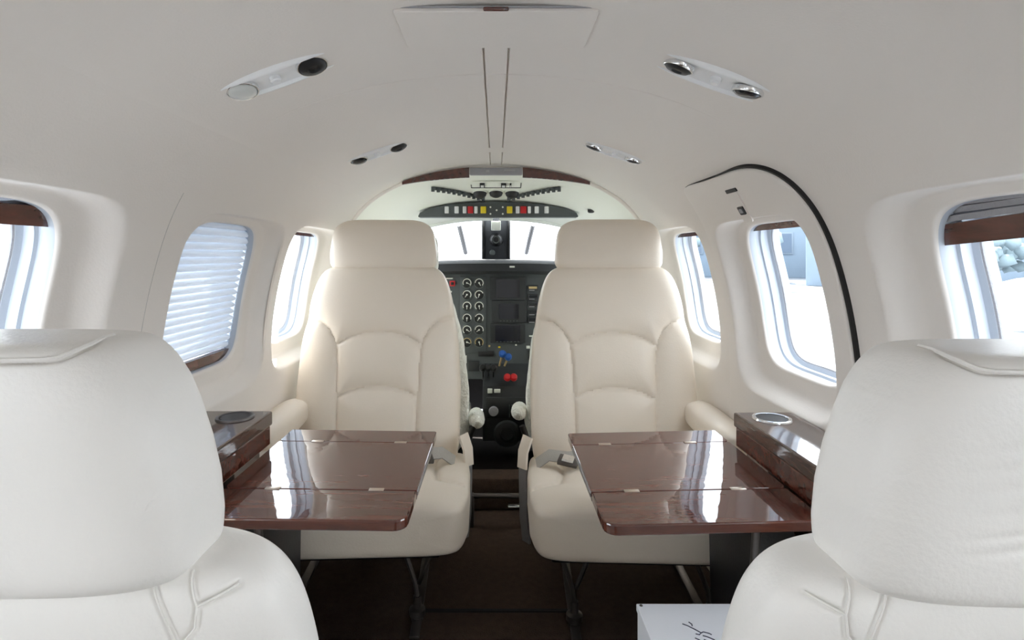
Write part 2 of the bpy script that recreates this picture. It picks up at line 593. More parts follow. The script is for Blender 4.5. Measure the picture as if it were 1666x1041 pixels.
# ---- emergency exit panel on the right side
door = empty('door_1', surf(1, DOORC, SWC)); door['kind'] = 'structure'
tag(door, 'removable emergency exit panel with black seal and latch')
inv = Matrix.Translation(-door.location)
lip = se(WHY, WHY, SWH, SWH, (4.6,) * 4)
pk = se(WHY + 0.075, WHY + 0.022, SWH + 0.07, SWH + 0.026, (6, 6, 6, 6))
s_top, s_bot = s_of_h(0.180), s_of_h(-0.56)
dout = se(0.300, 0.245, s_bot - SWC, SWC - s_top, (9, 9, 3.4, 12))
fw = lambda t: 1 - sm(0.25, 0.8, math.cos(t))
R = [(dout, 0.006), (dout, lambda t: -0.004 * fw(t)), (lambda t: dout(t) - 0.002, lambda t: -0.0002 - 0.0068 * fw(t))]
R += [(mixr(lambda t: dout(t) - 0.004, pk, k / 8), (lambda t, k=k: -0.0075 * (fw(t) * (1 - k / 8) + k / 8) - 0.0004)) for k in range(0, 8)]
R += lip_rings(lip, pk, base=-0.0075)
v, f = ring_patch(1, DOORC, SWC, R)
mobj('panel', [inv @ p for p in v], f, 'liner', door, recalc=True, sharp=40)
def wseal(t):      # gap is widest on the aft side
    c, s = math.cos(t), math.sin(t)
    return 0.0022 + 0.0085 * sm(0.1, 0.8, -c + 0.25 * max(-s, 0))
R = [(dout, lambda t: 0.002 - 0.005 * fw(t)), (lambda t: dout(t) + 0.3 * wseal(t), lambda t: 0.002 - 0.0085 * fw(t)), (lambda t: dout(t) + 0.8 * wseal(t), lambda t: 0.002 - 0.0085 * fw(t)), (lambda t: dout(t) + wseal(t), 0.002)]
v, f = ring_patch(1, DOORC, SWC, R, n=220)
mobj('seal', [inv @ p for p in v], f, 'black_rubber', door)
# latch: cover plate, dark slot, square button
def on_surf(name, side, y, s, off, parent=None):
    """an Empty whose local z points into the cabin, local y forward, local x down the section"""
    p = surf(side, y, s, off)
    tx = (surf(side, y, s + 0.01, off) - surf(side, y, s - 0.01, off)).normalized()
    fy = Vector((0, 1, 0))
    nz = tx.cross(fy)
    c = Vector((0, y, ZC - 0.1)) - p
    if nz.dot(c) < 0:
        nz = -nz
    M = Matrix((tx, nz.cross(tx), nz)).transposed().to_4x4()
    M.translation = p
    if parent is None:
        e = empty(name)
        e.matrix_world = M
        return e
    return M
M = inv @ on_surf('x', 1, 1.225, s_of_h(0.115), -0.008, door)
lp = prism('latch_plate', rr_outline(0.085, 0.040, 0.006), 0.003, 'liner', door); lp.matrix_basis = M
prism('latch_slot', rr_outline(0.009, 0.052, 0.002), 0.0045, 'black_plastic', lp, loc=(-0.038, 0, 0))
prism('latch_button', rr_outline(0.020, 0.026, 0.003), 0.0055, 'panel_dark', lp, loc=(0.012, 0, 0))
prism('button_cap', rr_outline(0.010, 0.014, 0.002), 0.007, 'grey_cloth', lp, loc=(0.012, 0, 0))

# ------------------------------------------------------------------ cockpit shell
roof = merge_patches('ceiling_cockpit', [patch(1, frange(Y_ARCH, Y_ROOF, 0.03), frange(0, s_of_h(0.13), 0.025)),
                                         patch(-1, frange(Y_ARCH, Y_ROOF, 0.03), frange(0, s_of_h(0.13), 0.025))], 'liner_cockpit')
roof['kind'] = 'structure'
SB = s_of_h(-0.12)
for side, nm in ((-1, 'left'), (1, 'right')):
    sa = s_of_h(0.13)
    pats = [patch(side, frange(Y_ARCH, 2.16, 0.03), frange(sa, SB, 0.02)),
            patch(side, frange(2.62, Y_ROOF + 0.02, 0.03), frange(sa, SB, 0.02)),
            patch(side, frange(Y_ARCH, Y_FIRE, 0.03), frange(SB, S2, 0.02))]
    o = merge_patches('wall_cockpit_' + nm, pats, 'liner_cockpit'); o['kind'] = 'structure'
# arch lip where the cabin liner ends
pts = [surf(-1, Y_ARCH, s, -0.003) for s in frange(0, s_of_h(0.0), 0.02)][::-1] + [surf(1, Y_ARCH, s, -0.003) for s in frange(0, s_of_h(0.0), 0.02)][1:]
o = tube('trim_4', pts, 0.008, 'liner', n=10); o['kind'] = 'structure'
# firewall and panel support
V = []
for sd in (1, -1):
    q = [surf(sd, Y_FIRE, s) for s in frange(SB, S_END, 0.04)]
    V += q if sd == 1 else q[::-1]
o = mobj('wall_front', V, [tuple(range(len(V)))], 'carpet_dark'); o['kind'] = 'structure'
# windshield panes and posts
def ws_pt(u, v):                 # u -1..1 across, v 0 roof .. 1 base
    top = surf(1 if u >= 0 else -1, Y_ROOF, abs(u) * s_of_h(0.13))
    ub = abs(u)
    bx = 0.50 * math.sin(ub * PI / 2) ** 0.9 if ub > 0 else 0
    base = Vector((math.copysign(bx, u), 3.12 - 0.42 * ub ** 2.2, ZC - 0.055))
    p = top.lerp(base, v)
    p += Vector((0, 0.03, 0.02)) * math.sin(PI * v)
    return p
for i, sd in enumerate((-1, 1)):
    w = empty('window_%d' % (wn + 1 + i), ws_pt(sd * 0.5, 0.5)); w['kind'] = 'structure'
    us = frange(0.03, 1.0, 0.06); vs = frange(0, 1, 0.1)
    V = [ws_pt(sd * u, v) - w.location for u in us for v in vs]
    n = len(vs)
    F = [(a * n + b, a * n + b + 1, (a + 1) * n + b + 1, (a + 1) * n + b) for a in range(len(us) - 1) for b in range(n - 1)]
    mobj('pane', V, F, 'acrylic', w)
    tube('window_frame', [ws_pt(sd * u, 0.0) - w.location for u in us], 0.012, 'liner_cockpit', w, n=8)
    tube('window_post', [ws_pt(sd * 1.0, v) - w.location for v in vs], 0.03, 'liner_cockpit', w, n=10)
    # thin grey strut on the glass beside the post
    tube('windshield_strut', [Vector(q) - w.location for q in ((sd * 0.183, 2.72, ZC + 0.150), (sd * 0.172, 2.80, ZC + 0.09), (sd * 0.160, 2.92, ZC + 0.012))], 0.0125, 'grey_cloth', w, n=8)
# cockpit side windows
for i, sd in enumerate((-1, 1)):
    w = empty('window_%d' % (wn + 3 + i), surf(sd, 2.4, s_of_h(0.02))); w['kind'] = 'structure'
    sa = s_of_h(0.13)
    v, f = patch(sd, frange(2.16, 2.62, 0.06), frange(sa, SB, 0.03), 0.004)
    mobj('pane', [p - w.location for p in v], f, 'acrylic', w)
    loop = [surf(sd, y, sa) for y in frange(2.16, 2.62, 0.06)] + [surf(sd, 2.62, s) for s in frange(sa, SB, 0.03)] + \
           [surf(sd, y, SB) for y in frange(2.62, 2.16, 0.06)] + [surf(sd, 2.16, s) for s in frange(SB, sa, 0.03)]
    tube('window_frame', [p - w.location for p in loop], 0.008, 'liner_cockpit', w, n=8)

#==PART2==
# ------------------------------------------------------------------ upholstered shapes
def spow(v, p):
    return np.maximum(0, 1 - np.abs(v) ** p) ** (1.0 / p)
class Pillow:
    """closed cushion: outline in (x, w), thickness along the third axis; plane 'XZ' (w=z, thickness y) or 'XY' (w=y, thickness z)"""
    def __init__(s, hw, wc, hwid, tf, tb, p=4, q=4, mid=lambda w: 0 * w, plane='XZ', corner=8, corner_lo=None, nu=48, nv=56):
        s.hw, s.wc, s.h, s.tf, s.tb, s.p, s.q, s.mid, s.plane = hw, wc, hwid, tf, tb, p, q, mid, plane
        s.corner = corner; s.corner_lo = corner_lo or corner
        s.nu, s.nv = nu, nv
    def ev(s, sheet, a, b):
        a = np.asarray(a, float); b = np.asarray(b, float)
        w = s.wc + s.h * b
        c = np.where(b > 0, spow(b, s.corner), spow(b, s.corner_lo))
        x = a * s.hw(w) * c
        t = spow(a, s.p) * spow(b, s.q)
        d = s.mid(w) + (-s.tf * t if sheet == 0 else s.tb * t)
        return np.stack([x, d, w], -1) if s.plane == 'XZ' else np.stack([x, w, -d], -1)
    def build(s, seams=(), depth=0.006, width=0.005, puff=0.006, pr=0.035, extra=None):
        ua = np.sin(np.linspace(-1, 1, 2 * s.nu + 1) * PI / 2)
        bb = np.sin(np.linspace(-1, 1, 2 * s.nv + 1) * PI / 2 * 0.992)
        A, B = np.meshgrid(ua, bb)
        G = [s.ev(k, A, B) for k in (0, 1)]
        s.A, s.B = A, B
        lines = []
        for (sheet, pl, mode) in seams:
            pl = np.array(pl, float)
            seg = []
            for p, q in zip(pl, pl[1:]):
                n = 24
                seg.append(p + (q - p) * np.linspace(0, 1, n, endpoint=False)[:, None])
            seg = np.concatenate(seg + [pl[-1:]])
            if mode == 'xw':
                b = (seg[:, 1] - s.wc) / s.h
                c = np.where(b > 0, spow(b, s.corner), spow(b, s.corner_lo))
                a = np.clip(seg[:, 0] / (s.hw(seg[:, 1]) * np.maximum(c, 1e-3)), -1, 1)
            else:
                a, b = seg[:, 0], seg[:, 1]
            lines.append(s.ev(sheet, a, np.clip(b, -.9999, .9999)))
        s.lines = lines
        allp = np.concatenate(lines) if lines else None
        out = []
        for k in (0, 1):
            P = G[k]
            du = np.gradient(P, axis=1); dv = np.gradient(P, axis=0)
            N = np.cross(du, dv)
            N /= np.maximum(np.linalg.norm(N, axis=-1, keepdims=True), 1e-12)
            ctr = P.reshape(-1, 3).mean(0)
            want = np.array([0, -1.0 if k == 0 else 1.0, 0]) if s.plane == 'XZ' else np.array([0, 0, 1.0 if k == 0 else -1.0])
            sgn = np.sign((N * want).sum(-1, keepdims=True)); sgn[sgn == 0] = 1
            N = N * sgn
            edge = np.minimum(spow(A, 2.0) * 3.5, 1.0)[..., None] * np.minimum(spow(B, 2.0) * 4.5, 1.0)[..., None]
            if allp is not None:
                flat = P.reshape(-1, 3)
                D = np.full(len(flat), 9.0)
                for i in range(0, len(allp), 200):
                    D = np.minimum(D, np.sqrt(((flat[:, None, :] - allp[None, i:i + 200]) ** 2).sum(-1)).min(1))
                D = D.reshape(P.shape[:2])[..., None]
                P = P + N * edge * (-depth * np.exp(-(D / width) ** 2) + puff * (1 - np.exp(-(D / pr) ** 1.5)) - puff * .5)
            if extra is not None:
                P = P + N * edge * extra(k, P)[..., None]
            out.append(P)
        return out
    def faces(s, region=None):
        nr, nc = s.A.shape
        return nr, nc

def pillow_parts(parent, P, grids, region, m, names=None):
    """split the two sheets into parts by region(sheet, x, w); the rims are shared"""
    nr, nc = grids[0].shape[:2]
    wi = 2 if P.plane == 'XZ' else 1
    buckets = {}
    for k in (0, 1):
        g = grids[k]
        cx = (g[:-1, :-1, 0] + g[1:, 1:, 0]) / 2
        cw = (g[:-1, :-1, wi] + g[1:, 1:, wi]) / 2
        for i in range(nr - 1):
            for j in range(nc - 1):
                nm = region(k, cx[i, j], cw[i, j])
                buckets.setdefault(nm, []).append((k, i, j))
    objs = {}
    first = list(buckets)[-1]
    for nm, cells in buckets.items():
        idx = {}; V = []; F = []
        def vid(k, i, j):
            if j in (0, nc - 1): k = 0          # shared rim
            key = (k, i, j)
            if key not in idx:
                idx[key] = len(V); V.append(tuple(grids[k][i, j]))
            return idx[key]
        for (k, i, j) in cells:
            q = [vid(k, i, j), vid(k, i, j + 1), vid(k, i + 1, j + 1), vid(k, i + 1, j)]
            F.append(tuple(q if k == 0 else q[::-1]))
        if nm == first:                          # close top and bottom slit
            for row in (0, nr - 1):
                for j in range(nc - 1):
                    q = [vid(0, row, j), vid(0, row, j + 1), vid(1, row, j + 1), vid(1, row, j)]
                    q2 = []
                    for x in q:
                        if x not in q2: q2.append(x)
                    if len(q2) > 2:
                        F.append(tuple(q2))
        objs[nm] = mobj((names or {}).get(nm, nm), V, F, m, parent, sharp=None)
    return objs

def lerp_tab(tab):
    xs = np.array([t[0] for t in tab]); ys_ = np.array([t[1] for t in tab])
    return lambda w: np.interp(w, xs, ys_)

# ---- one club seat; local origin on the floor, occupant looks towards -y
def make_seat(name, m, tall=True):
    root = empty(name)
    # backrest
    mid = lambda w: 0.165 + (w - 0.23) * 0.205
    kw = 1.0
    hw = lerp_tab([(a_, b_ * kw) for a_, b_ in ((0.15, .232), (0.30, .246), (0.45, .249), (0.58, .242), (0.68, .228), (0.76, .212 if tall else .220), (0.83, .200 if tall else .212))])
    P = Pillow(hw, 0.505 if tall else 0.498, 0.318 if tall else 0.311, 0.070, 0.060, p=3.2, q=6, mid=mid, corner=9, nu=60 if tall else 110, nv=84 if tall else 120)
    arcL = [(-.246, .660), (-.215, .664), (-.180, .655), (-.152, .632), (-.134, .600), (-.126, .565)]
    colL = [(-.126, .565), (-.122, .48), (-.119, .38), (-.117, .20)]
    yoke = [(-.130, .588), (-.09, .612), (-.045, .624), (0, .628), (.045, .624), (.09, .612), (.130, .588)]
    low = [(-.121, .436), (-.08, .456), (-.04, .465), (0, .468), (.04, .465), (.08, .456), (.121, .436)]
    mir = lambda l: [(-x, z) for x, z in l]
    seams = [(0, arcL, 'xw'), (0, mir(arcL), 'xw'), (0, colL, 'xw'), (0, mir(colL), 'xw'), (0, yoke, 'xw'), (0, low, 'xw')]
    # back: shoulder darts and a horizontal yoke
    for sg in (-1, 1):
        seams += [(1, [(sg * .128, .806), (sg * .140, .780), (sg * .150, .755), (sg * .152, .60), (sg * .15, .25)], 'xw'),
                  (1, [(sg * .150, .755), (sg * .161, .768), (sg * .162, .783), (sg * .154, .804)], 'xw'),
                  (1, [(sg * .162, .783), (sg * .186, .792)], 'xw')]
    gr = P.build(seams, depth=0.0065 if tall else 0.0026, width=0.0042 if tall else 0.0024, puff=0.012 if tall else 0.002, pr=0.03)
    ax = np.array([a for a, _ in arcL + colL[1:]][::-1]); az = np.array([z for _, z in arcL + colL[1:]][::-1])
    yx = np.array([a for a, _ in yoke]); yz = np.array([z for _, z in yoke])
    lx = np.array([a for a, _ in low]); lz = np.array([z for _, z in low])
    def region(k, x, z):
        if k == 1: return 'back_shell'
        xa = abs(x)
        if z > 0.664: return 'yoke'
        o = np.argsort(az)
        xs = -np.interp(z, az[o], ax[o])
        if xa > xs: return 'bolster_l' if x < 0 else 'bolster_r'
        if z > np.interp(x, yx, yz): return 'yoke'
        return 'mid' if z > np.interp(x, lx, lz) else 'lumbar'
    shell = pillow_parts(root, P, gr, region, m, {'yoke': 'backrest_yoke', 'bolster_l': 'side_bolster', 'bolster_r': 'side_bolster',
                                          'mid': 'backrest_panel', 'lumbar': 'lumbar_panel', 'back_shell': 'backrest_shell'})['back_shell']
    # headrest
    hm = lambda w: 0.286 + (w - 0.81) * 0.06
    if tall:
        hh = lerp_tab([(0.79, .160), (0.83, .170), (0.87, .170), (0.92, .163), (0.985, .150)])
        H = Pillow(hh, 0.8855, 0.0885, 0.060, 0.066, p=3.6, q=3.2, mid=hm, corner=5, corner_lo=5.5, nu=44, nv=40)
        seam_t = [(-.9, .80), (-.6, .82), (0, .81), (.6, .82), (.9, .80)]
    else:
        hh = lerp_tab([(0.79, .153), (0.81, .155), (0.83, .156), (0.86, .154), (0.89, .148), (0.92, .139), (0.94, .131), (0.955, .122), (0.97, .111), (0.985, .100)])
        H = Pillow(hh, 0.8880, 0.0880, 0.046, 0.066, p=4.0, q=8, mid=hm, corner=14, corner_lo=18, nu=110, nv=90)
        seam_t = [(-1.0, .997), (-.96, .985), (-.90, .965), (-.84, .94), (-.78, .915), (-.70, .905), (0, .905), (.70, .905), (.78, .915), (.84, .94), (.90, .965), (.96, .985), (1.0, .997)]
    gh = H.build([(1, seam_t, 'ab')], depth=0.0040, width=0.0026, puff=0.003, pr=0.03)
    ho = pillow_parts(root, H, gh, lambda k, x, z: 'headrest', m)['headrest']
    if not tall:
        tube('piping', [tuple(q) for q in H.lines[0][::4]], 0.0016, m, ho, n=6)
        for li, ln in enumerate(P.lines[6:]):
            tube('piping', [tuple(q) for q in ln[::4]], 0.0008, m, shell, n=6)
    for sx in (-.06, .06):
        tube('headrest_post', [(sx, 0.275, 0.74), (sx, 0.285, 0.86)], 0.007, 'steel', root)
    # seat cushion
    ct = lambda w: -(0.200 + (0.20 - w) * 0.118)        # XY plane: mid returns -z
    ch = lerp_tab([(a_, b_ * kw) for a_, b_ in ((-.31, .238), (-.20, .252), (0.0, .255), (0.21, .245))])
    C = Pillow(ch, -0.055, 0.264, 0.052, 0.064, p=8, q=8, mid=ct, plane='XY', corner=14, nu=44, nv=44)
    seams = []
    for sg in (-1, 1):
        seams.append((0, [(sg * .155, .16), (sg * .160, -.02), (sg * .175, -.10), (sg * .24, -.135)], 'xw'))
    seams.append((0, [(-.15, -.255), (0, -.262), (.15, -.255)], 'xw')) if False else None
    gc = C.build([s for s in seams if s], depth=0.010, width=0.006, puff=0.008, pr=0.03)
    pillow_parts(root, C, gc, lambda k, x, w: 'seat_cushion', m)
    # piping along the lower front edge
    pts = []
    for t in np.linspace(-1, 1, 41):
        x = t * .232
        y = -0.312 + 0.03 * abs(t) ** 8
        pts.append((x, y + 0.001, 0.213))
    tube('piping', pts, 0.0035, m, root, n=8)
    box('seat_pan', (0, -0.03, 0.170), (0.42, 0.42, 0.024), 'black_plastic', root, bev=0.006)
    # wall side armrest and belt
    if tall:
        for sx in (-0.155, 0.155):
            for sy in (-0.21, 0.10):
                b = bmesh.new()
                bm_tube(b, [(sx - .036, sy + .01, .172), (sx - .004, sy, .085), (sx, sy, .052)], 0.0058, 8)
                bm_tube(b, [(sx + .036, sy - .01, .172), (sx + .004, sy, .085)], 0.0058, 8)
                lg = bobj('leg', b, 'dark_steel', root)
                lathe('foot', [(0, .056), (.009, .056), (.010, .030), (.019, .026), (.019, .012), (.014, .008), (.014, 0.0), (0, 0.0)], 'dark_steel', lg, n=16, loc=(sx, sy, 0))
        for sx in (-0.155, 0.155):
            box('floor_rail', (sx, -0.05, 0.004), (0.022, 0.46, 0.008), 'dark_steel', root, bev=0.002)
    else:
        box('seat_base', (0, -0.04, 0.082), (0.36, 0.40, 0.16), 'black_plastic', root, bev=0.01)
    return root

def belt_parts(root, inner):
    """lap belt across the back of the cushion; inner = sign of the aisle side in local x"""
    def ribbon(name, pts, w, m, tk=0.003, side_dir=(0, 0.9, 0.35)):
        bm = bmesh.new()
        L = []
        for i, p in enumerate(pts):
            p = Vector(p)
            L.append((p, w))
        rows = []
        for i, (p, ww) in enumerate(L):
            t = (L[min(i + 1, len(L) - 1)][0] - L[max(i - 1, 0)][0]).normalized()
            sd = Vector((0, 1, 0.1)).cross(t).normalized()
            sd = Vector(side_dir)
            sd = (sd - t * sd.dot(t)).normalized()
            nn = t.cross(sd)
            rows.append([bm.verts.new(p + sd * ww / 2 * a + nn * tk / 2 * c) for a, c in ((-1, -1), (1, -1), (1, 1), (-1, 1))])
        for a, b in zip(rows, rows[1:]):
            for k in range(4):
                bm.faces.new((a[k], a[(k + 1) % 4], b[(k + 1) % 4], b[k]))
        bm.faces.new(rows[0][::-1]); bm.faces.new(rows[-1])
        return bobj(name, bm, m, root)
    g = inner
    ribbon('belt', [(g * .235, .05, .275), (g * .20, .045, .302), (g * .15, .035, .300), (g * .11, .03, .305), (g * .06, .02, .296), (g * .02, .03, .298)], 0.045, 'belt')
    bk = box('buckle', (g * .150, .008, .300), (0.055, 0.038, 0.012), 'dark_steel', root, bev=0.003, rot=(0.25, 0.1, g * 0.3))
    box('buckle_latch', (0, 0, 0.007), (0.032, 0.030, 0.005), 'chrome', bk, bev=0.0015)
    # stowed strap and recline strap hanging on the aisle side
    ribbon('strap', [(g * .258, .10, .335), (g * .272, .09, .295), (g * .275, .08, .25)], 0.050, 'leather_cream', 0.006, (g * .45, .9, 0))
    ribbon('strap', [(g * .272, .085, .26), (g * .272, .09, .20), (g * .270, .10, .10), (g * .262, .10, .03)], 0.034, 'belt_grey', 0.006, (g * .6, .8, 0))

def arm_part(root, outer):
    A = Pillow(lerp_tab([(-.2, .048), (.3, .048)]), 0.02, 0.17, 0.035, 0.035, p=3, q=4, mid=lambda w: -0.395 + 0 * w, plane='XY', corner=3, nu=16, nv=24)
    ga = A.build()
    o = pillow_parts(root, A, ga, lambda k, x, w: 'armrest', 'leather_cream')['armrest']
    o.location = (outer * .245, 0.02, 0)

seatL = make_seat('club_seat', 'leather_cream', True)
seatR = copy_tree(seatL)
seatL.location = (-0.350, 1.510, 0.0); seatL.rotation_euler.z = math.radians(2.5)
seatR.location = (0.346, 1.490, 0.0); seatR.rotation_euler.z = math.radians(-2.5)
for r_, dx in ((seatL, 0.024), (seatR, -0.006)):
    for c_ in r_.children:
        if c_.name.startswith(('seat_cushion', 'piping')): c_.location.x = dx
belt_parts(seatL, 1); arm_part(seatL, -1)
belt_parts(seatR, -1); arm_part(seatR, 1)
tag(seatL, 'cream leather club seat facing aft behind the table below the closed pleated blind', 'seat', 'cabin seats')
tag(seatR, 'cream leather club seat facing aft beside the emergency exit window', 'seat', 'cabin seats')
nearL = make_seat('club_seat', 'leather', False)
nearR = copy_tree(nearL)
nearL.location = (-0.378, 0.720, -0.177); nearL.rotation_euler.z = PI
nearR.scale.x = 0.94
nearR.location = (0.408, 0.725, -0.186); nearR.rotation_euler.z = PI
tag(nearL, 'large pale leather seat seen from behind, in the near left corner', 'seat', 'cabin seats')
tag(nearR, 'large pale leather seat seen from behind, with a white box on it', 'seat', 'cabin seats')

# soft creases across the back of the headrest on the right
for c_ in nearR.children:
    if c_.name.startswith('headrest') and 'post' not in c_.name:
        c_.data = c_.data.copy()
        for v in c_.data.vertices:
            if v.co.y > 0.30:
                xw, z = -v.co.x, v.co.z
                a = max(0.0, min(1.0, (xw + 0.11) / 0.06)) * max(0.0, min(1.0, (v.co.y - 0.30) / 0.03))
                d = 0.0
                for c0, amp, wd in ((0.862, 0.0016, 0.0035), (0.873, 0.0013, 0.003), (0.889, 0.0009, 0.004), (0.905, 0.0009, 0.004), (0.919, 0.0008, 0.004), (0.932, 0.0007, 0.004)):
                    q = z - (0.30 * xw + 1.1 * xw * xw) - c0
                    d += amp * math.exp(-(q / wd) ** 2)
                v.co.y -= d * a

# ------------------------------------------------------------------ folding tables
def make_table(name, loc, w, out, leaf, rot):
    """out = sign of the wall side; leaf = y limits of the three boards; top at z = 0 of the empty"""
    t = empty(name, loc, rot)
    th = 0.017
    for i in range(3):
        a, b = leaf[i] + 0.0008, leaf[i + 1] - 0.0008
        o = []
        nr = 5
        x0, x1 = 0.0, w
        rad_near = 0.022 if i == 0 else 0.0006
        rad_far = 0.006 if i == 2 else 0.0006
        pts = []
        for (cx, cy, r, a0) in ((x1 - 0.004, b - 0.004, 0.004, 0), (x0 + rad_far, b - rad_far, rad_far, 90), (x0 + rad_near, a + rad_near, rad_near, 180), (x1 - 0.012, a + 0.012, 0.012, 270)):
            if r < 0.002:
                an = math.radians(a0 + 45)
                pts.append((out * (cx + r * math.copysign(1, math.cos(an))), cy + r * math.copysign(1, math.sin(an))))
                continue
            for k in range(nr + 1):
                an = math.radians(a0 + 90 * k / nr)
                pts.append((out * (cx + r * math.cos(an)), cy + r * math.sin(an)))
        prism('table_leaf', pts, th, 'mahogany', t, bev=0.0025 if i == 0 else 0.001, loc=(0, 0, -th))
    for y in leaf[1:3]:
        for x in (0.07, w - 0.085):
            h = box('hinge', (out * x, y, 0.0004), (0.026, 0.010, 0.0022), 'brass', t, bev=0.0008)
    # metal edge strip on the aisle side
    box('edge_strip', (-out * 0.0008, (leaf[1] + leaf[2]) / 2, -th / 2 + 0.001), (0.0022, leaf[2] - leaf[1] - 0.01, 0.006), 'steel', t)
    # folding support under the board
    box('support_panel', (out * (w - 0.035), (leaf[0] + leaf[2]) / 2 + 0.02, -0.165), (0.075, 0.20, 0.29), 'black_plastic', t, bev=0.006)
    tube('support_strut', [(out * (w - 0.085), leaf[0] + 0.05, -0.02), (out * (w - 0.105), leaf[0] + 0.06, -0.30)], 0.007, 'dark_steel', t, n=10)
    return t
tl = make_table('folding_table', (-0.138, 0, 0.451), 0.335, -1, (0.850, 0.962, 1.205, 1.285), (0, math.radians(0.8), 0))
tag(tl, 'glossy mahogany folding table in front of the seat by the closed blind', 'table', 'folding tables')
tr = make_table('folding_table', (0.166, 0, 0.448), 0.340, 1, (0.842, 0.962, 1.200, 1.280), (0, math.radians(-1.3), 0))
tag(tr, 'glossy mahogany folding table in front of the seat by the emergency exit', 'table', 'folding tables')

# ------------------------------------------------------------------ side ledges with cup holders
def make_ledge(side, y0, y1, xi, zt, label):
    e = empty('side_ledge', (side * xi, y0, 0))
    xo = 0.632 - xi
    prism('top_board', [(0, 0.0), (side * xo, 0.0), (side * xo, y1 - y0), (0, y1 - y0)], 0.030, 'mahogany_ledge', e, bev=0.004, loc=(0, 0, zt - 0.030))
    prism('front_board', [(side * .004, 0.006), (side * .022, 0.006), (side * .022, y1 - y0 - 0.004), (side * .004, y1 - y0 - 0.004)], 0.040, 'mahogany', e, bev=0.002, loc=(0, 0, zt - 0.071))
    prism('side_cabinet', [(side * .026, 0.004), (side * xo * .93, 0.004), (side * xo * .93, y1 - y0 - 0.004), (side * .026, y1 - y0 - 0.004)], zt - 0.071 - 0.10, 'mahogany_ledge', e, bev=0.003, loc=(0, 0, 0.10))
    box('edge_strip', (side * 0.05, -0.001, zt - 0.004), (0.10, 0.003, 0.004), 'chrome', e)
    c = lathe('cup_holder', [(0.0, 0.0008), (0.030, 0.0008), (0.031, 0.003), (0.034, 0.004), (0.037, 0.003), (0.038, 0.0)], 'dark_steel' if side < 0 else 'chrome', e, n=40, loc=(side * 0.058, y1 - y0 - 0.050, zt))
    lathe('cup_hole_disc', [(0.0, 0.0015), (0.0295, 0.0015), (0.0295, 0.0028), (0.0285, 0.0028), (0.0285, 0.0022), (0.0, 0.0022)], 'black_plastic', c, n=32)  # flat black disc, its colour stands in for the shade of a hollow
    return tag(e, label, 'ledge', 'side ledges')
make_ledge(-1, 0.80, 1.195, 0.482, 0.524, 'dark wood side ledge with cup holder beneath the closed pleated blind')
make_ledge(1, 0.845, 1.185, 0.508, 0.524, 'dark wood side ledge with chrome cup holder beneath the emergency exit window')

# ------------------------------------------------------------------ window blinds
def blind(side, cy, label, drop, stack=False, closed=False, sag=0.0, low=0.004):
    e = empty('window_blind', surf(side, cy, SW0 + 0.01, 0.055))
    inv = Matrix.Translation(-e.location)
    yy0, yy1 = cy - WHY + 0.004, cy + WHY - 0.004
    def slab(name, s0, s1, o0, o1, m, ya=yy0, yb=yy1, parent=e, n=8, tilt=0.0):
        V = []; F = []
        ys_ = frange(ya, yb, (yb - ya) / n)
        for y in ys_:
            ds = tilt * (y - cy)
            for (s, o) in ((s0, o0), (s1, o0), (s1, o1), (s0, o1)):
                V.append(inv @ surf(side, y, s + ds, o))
        for i in range(n):
            for k in range(4):
                F.append((i * 4 + k, i * 4 + (k + 1) % 4, (i + 1) * 4 + (k + 1) % 4, (i + 1) * 4 + k))
        F.append((0, 1, 2, 3)); F.append(tuple(n * 4 + k for k in (3, 2, 1, 0)))
        ob = mobj(name, V, F, m, parent, sharp=30)
        return ob
    o0, o1 = 0.050, 0.066
    if not closed:
        if stack:
            for k in range(3):
                slab('pleat', SW0 + 0.002 + k * 0.008, SW0 + 0.0095 + k * 0.008, o0 - 0.002 + (k % 2) * 0.003, o1, 'grey_cloth', tilt=sag * (k + 1) / 4)
        top = SW0 + (0.026 if stack else low)
        slab('bottom_rail', top, top + drop, o0 - 0.003, o1, 'mahogany_rail', tilt=sag)
    else:
        n = 19
        s0, s1 = SW0 + 0.006, SW1 - 0.030
        ds = (s1 - s0) / n
        for k in range(n):
            a, b = s0 + ds * k, s0 + ds * (k + 1)
            # a pleat: rounded zig-zag sheet
            V = []; F = []
            prof_ = []
            for j in range(9):
                u = j / 8
                prof_.append((a + (b - a) * u, 0.062 - 0.0095 * math.sin(PI * u) ** 0.8))
            prof_b = [(s, o + 0.0012) for s, o in prof_[::-1]]
            loop = prof_ + prof_b
            ya = cy - WHY + 0.006
            corner = 0.05 * max(0, 1 - (a - SW0) / 0.05) ** 2 + 0.03 * max(0, 1 - (SW1 - b) / 0.06) ** 2
            ys_ = [ya + 0.3 * corner, cy, cy + WHY - 0.013 - 0.8 * corner]
            # scalloped ahead edge
            for yi, y in enumerate(ys_):
                for li, (s, o) in enumerate(loop):
                    uu = (s - a) / (b - a)
                    yy = y + (0.006 * math.sin(PI * uu) if yi == 2 else 0)
                    V.append(inv @ surf(side, yy, s, o))
            L = len(loop)
            for i in range(2):
                for q in range(L):
                    F.append((i * L + q, i * L + (q + 1) % L, (i + 1) * L + (q + 1) % L, (i + 1) * L + q))
            F.append(tuple(range(L))); F.append(tuple(2 * L + q for q in range(L))[::-1])
            mobj('pleat', V, F, 'pleat_cloth', e, sharp=60)
        slab('bottom_rail', s1 + 0.001, s1 + 0.022, o0 - 0.003, o1, 'mahogany_rail')
    return tag(e, label, 'blind', 'window blinds')
blind(-1, WIN[-1][2], 'raised blind with wooden bottom rail in the large window at far left', 0.026, low=0.012)
blind(-1, WIN[-1][3], 'closed white pleated blind with wooden bottom rail covering the oval window', 0.02, closed=True)
blind(-1, WIN[-1][4], 'raised blind with dark rail behind the seat by the closed blind', 0.012)
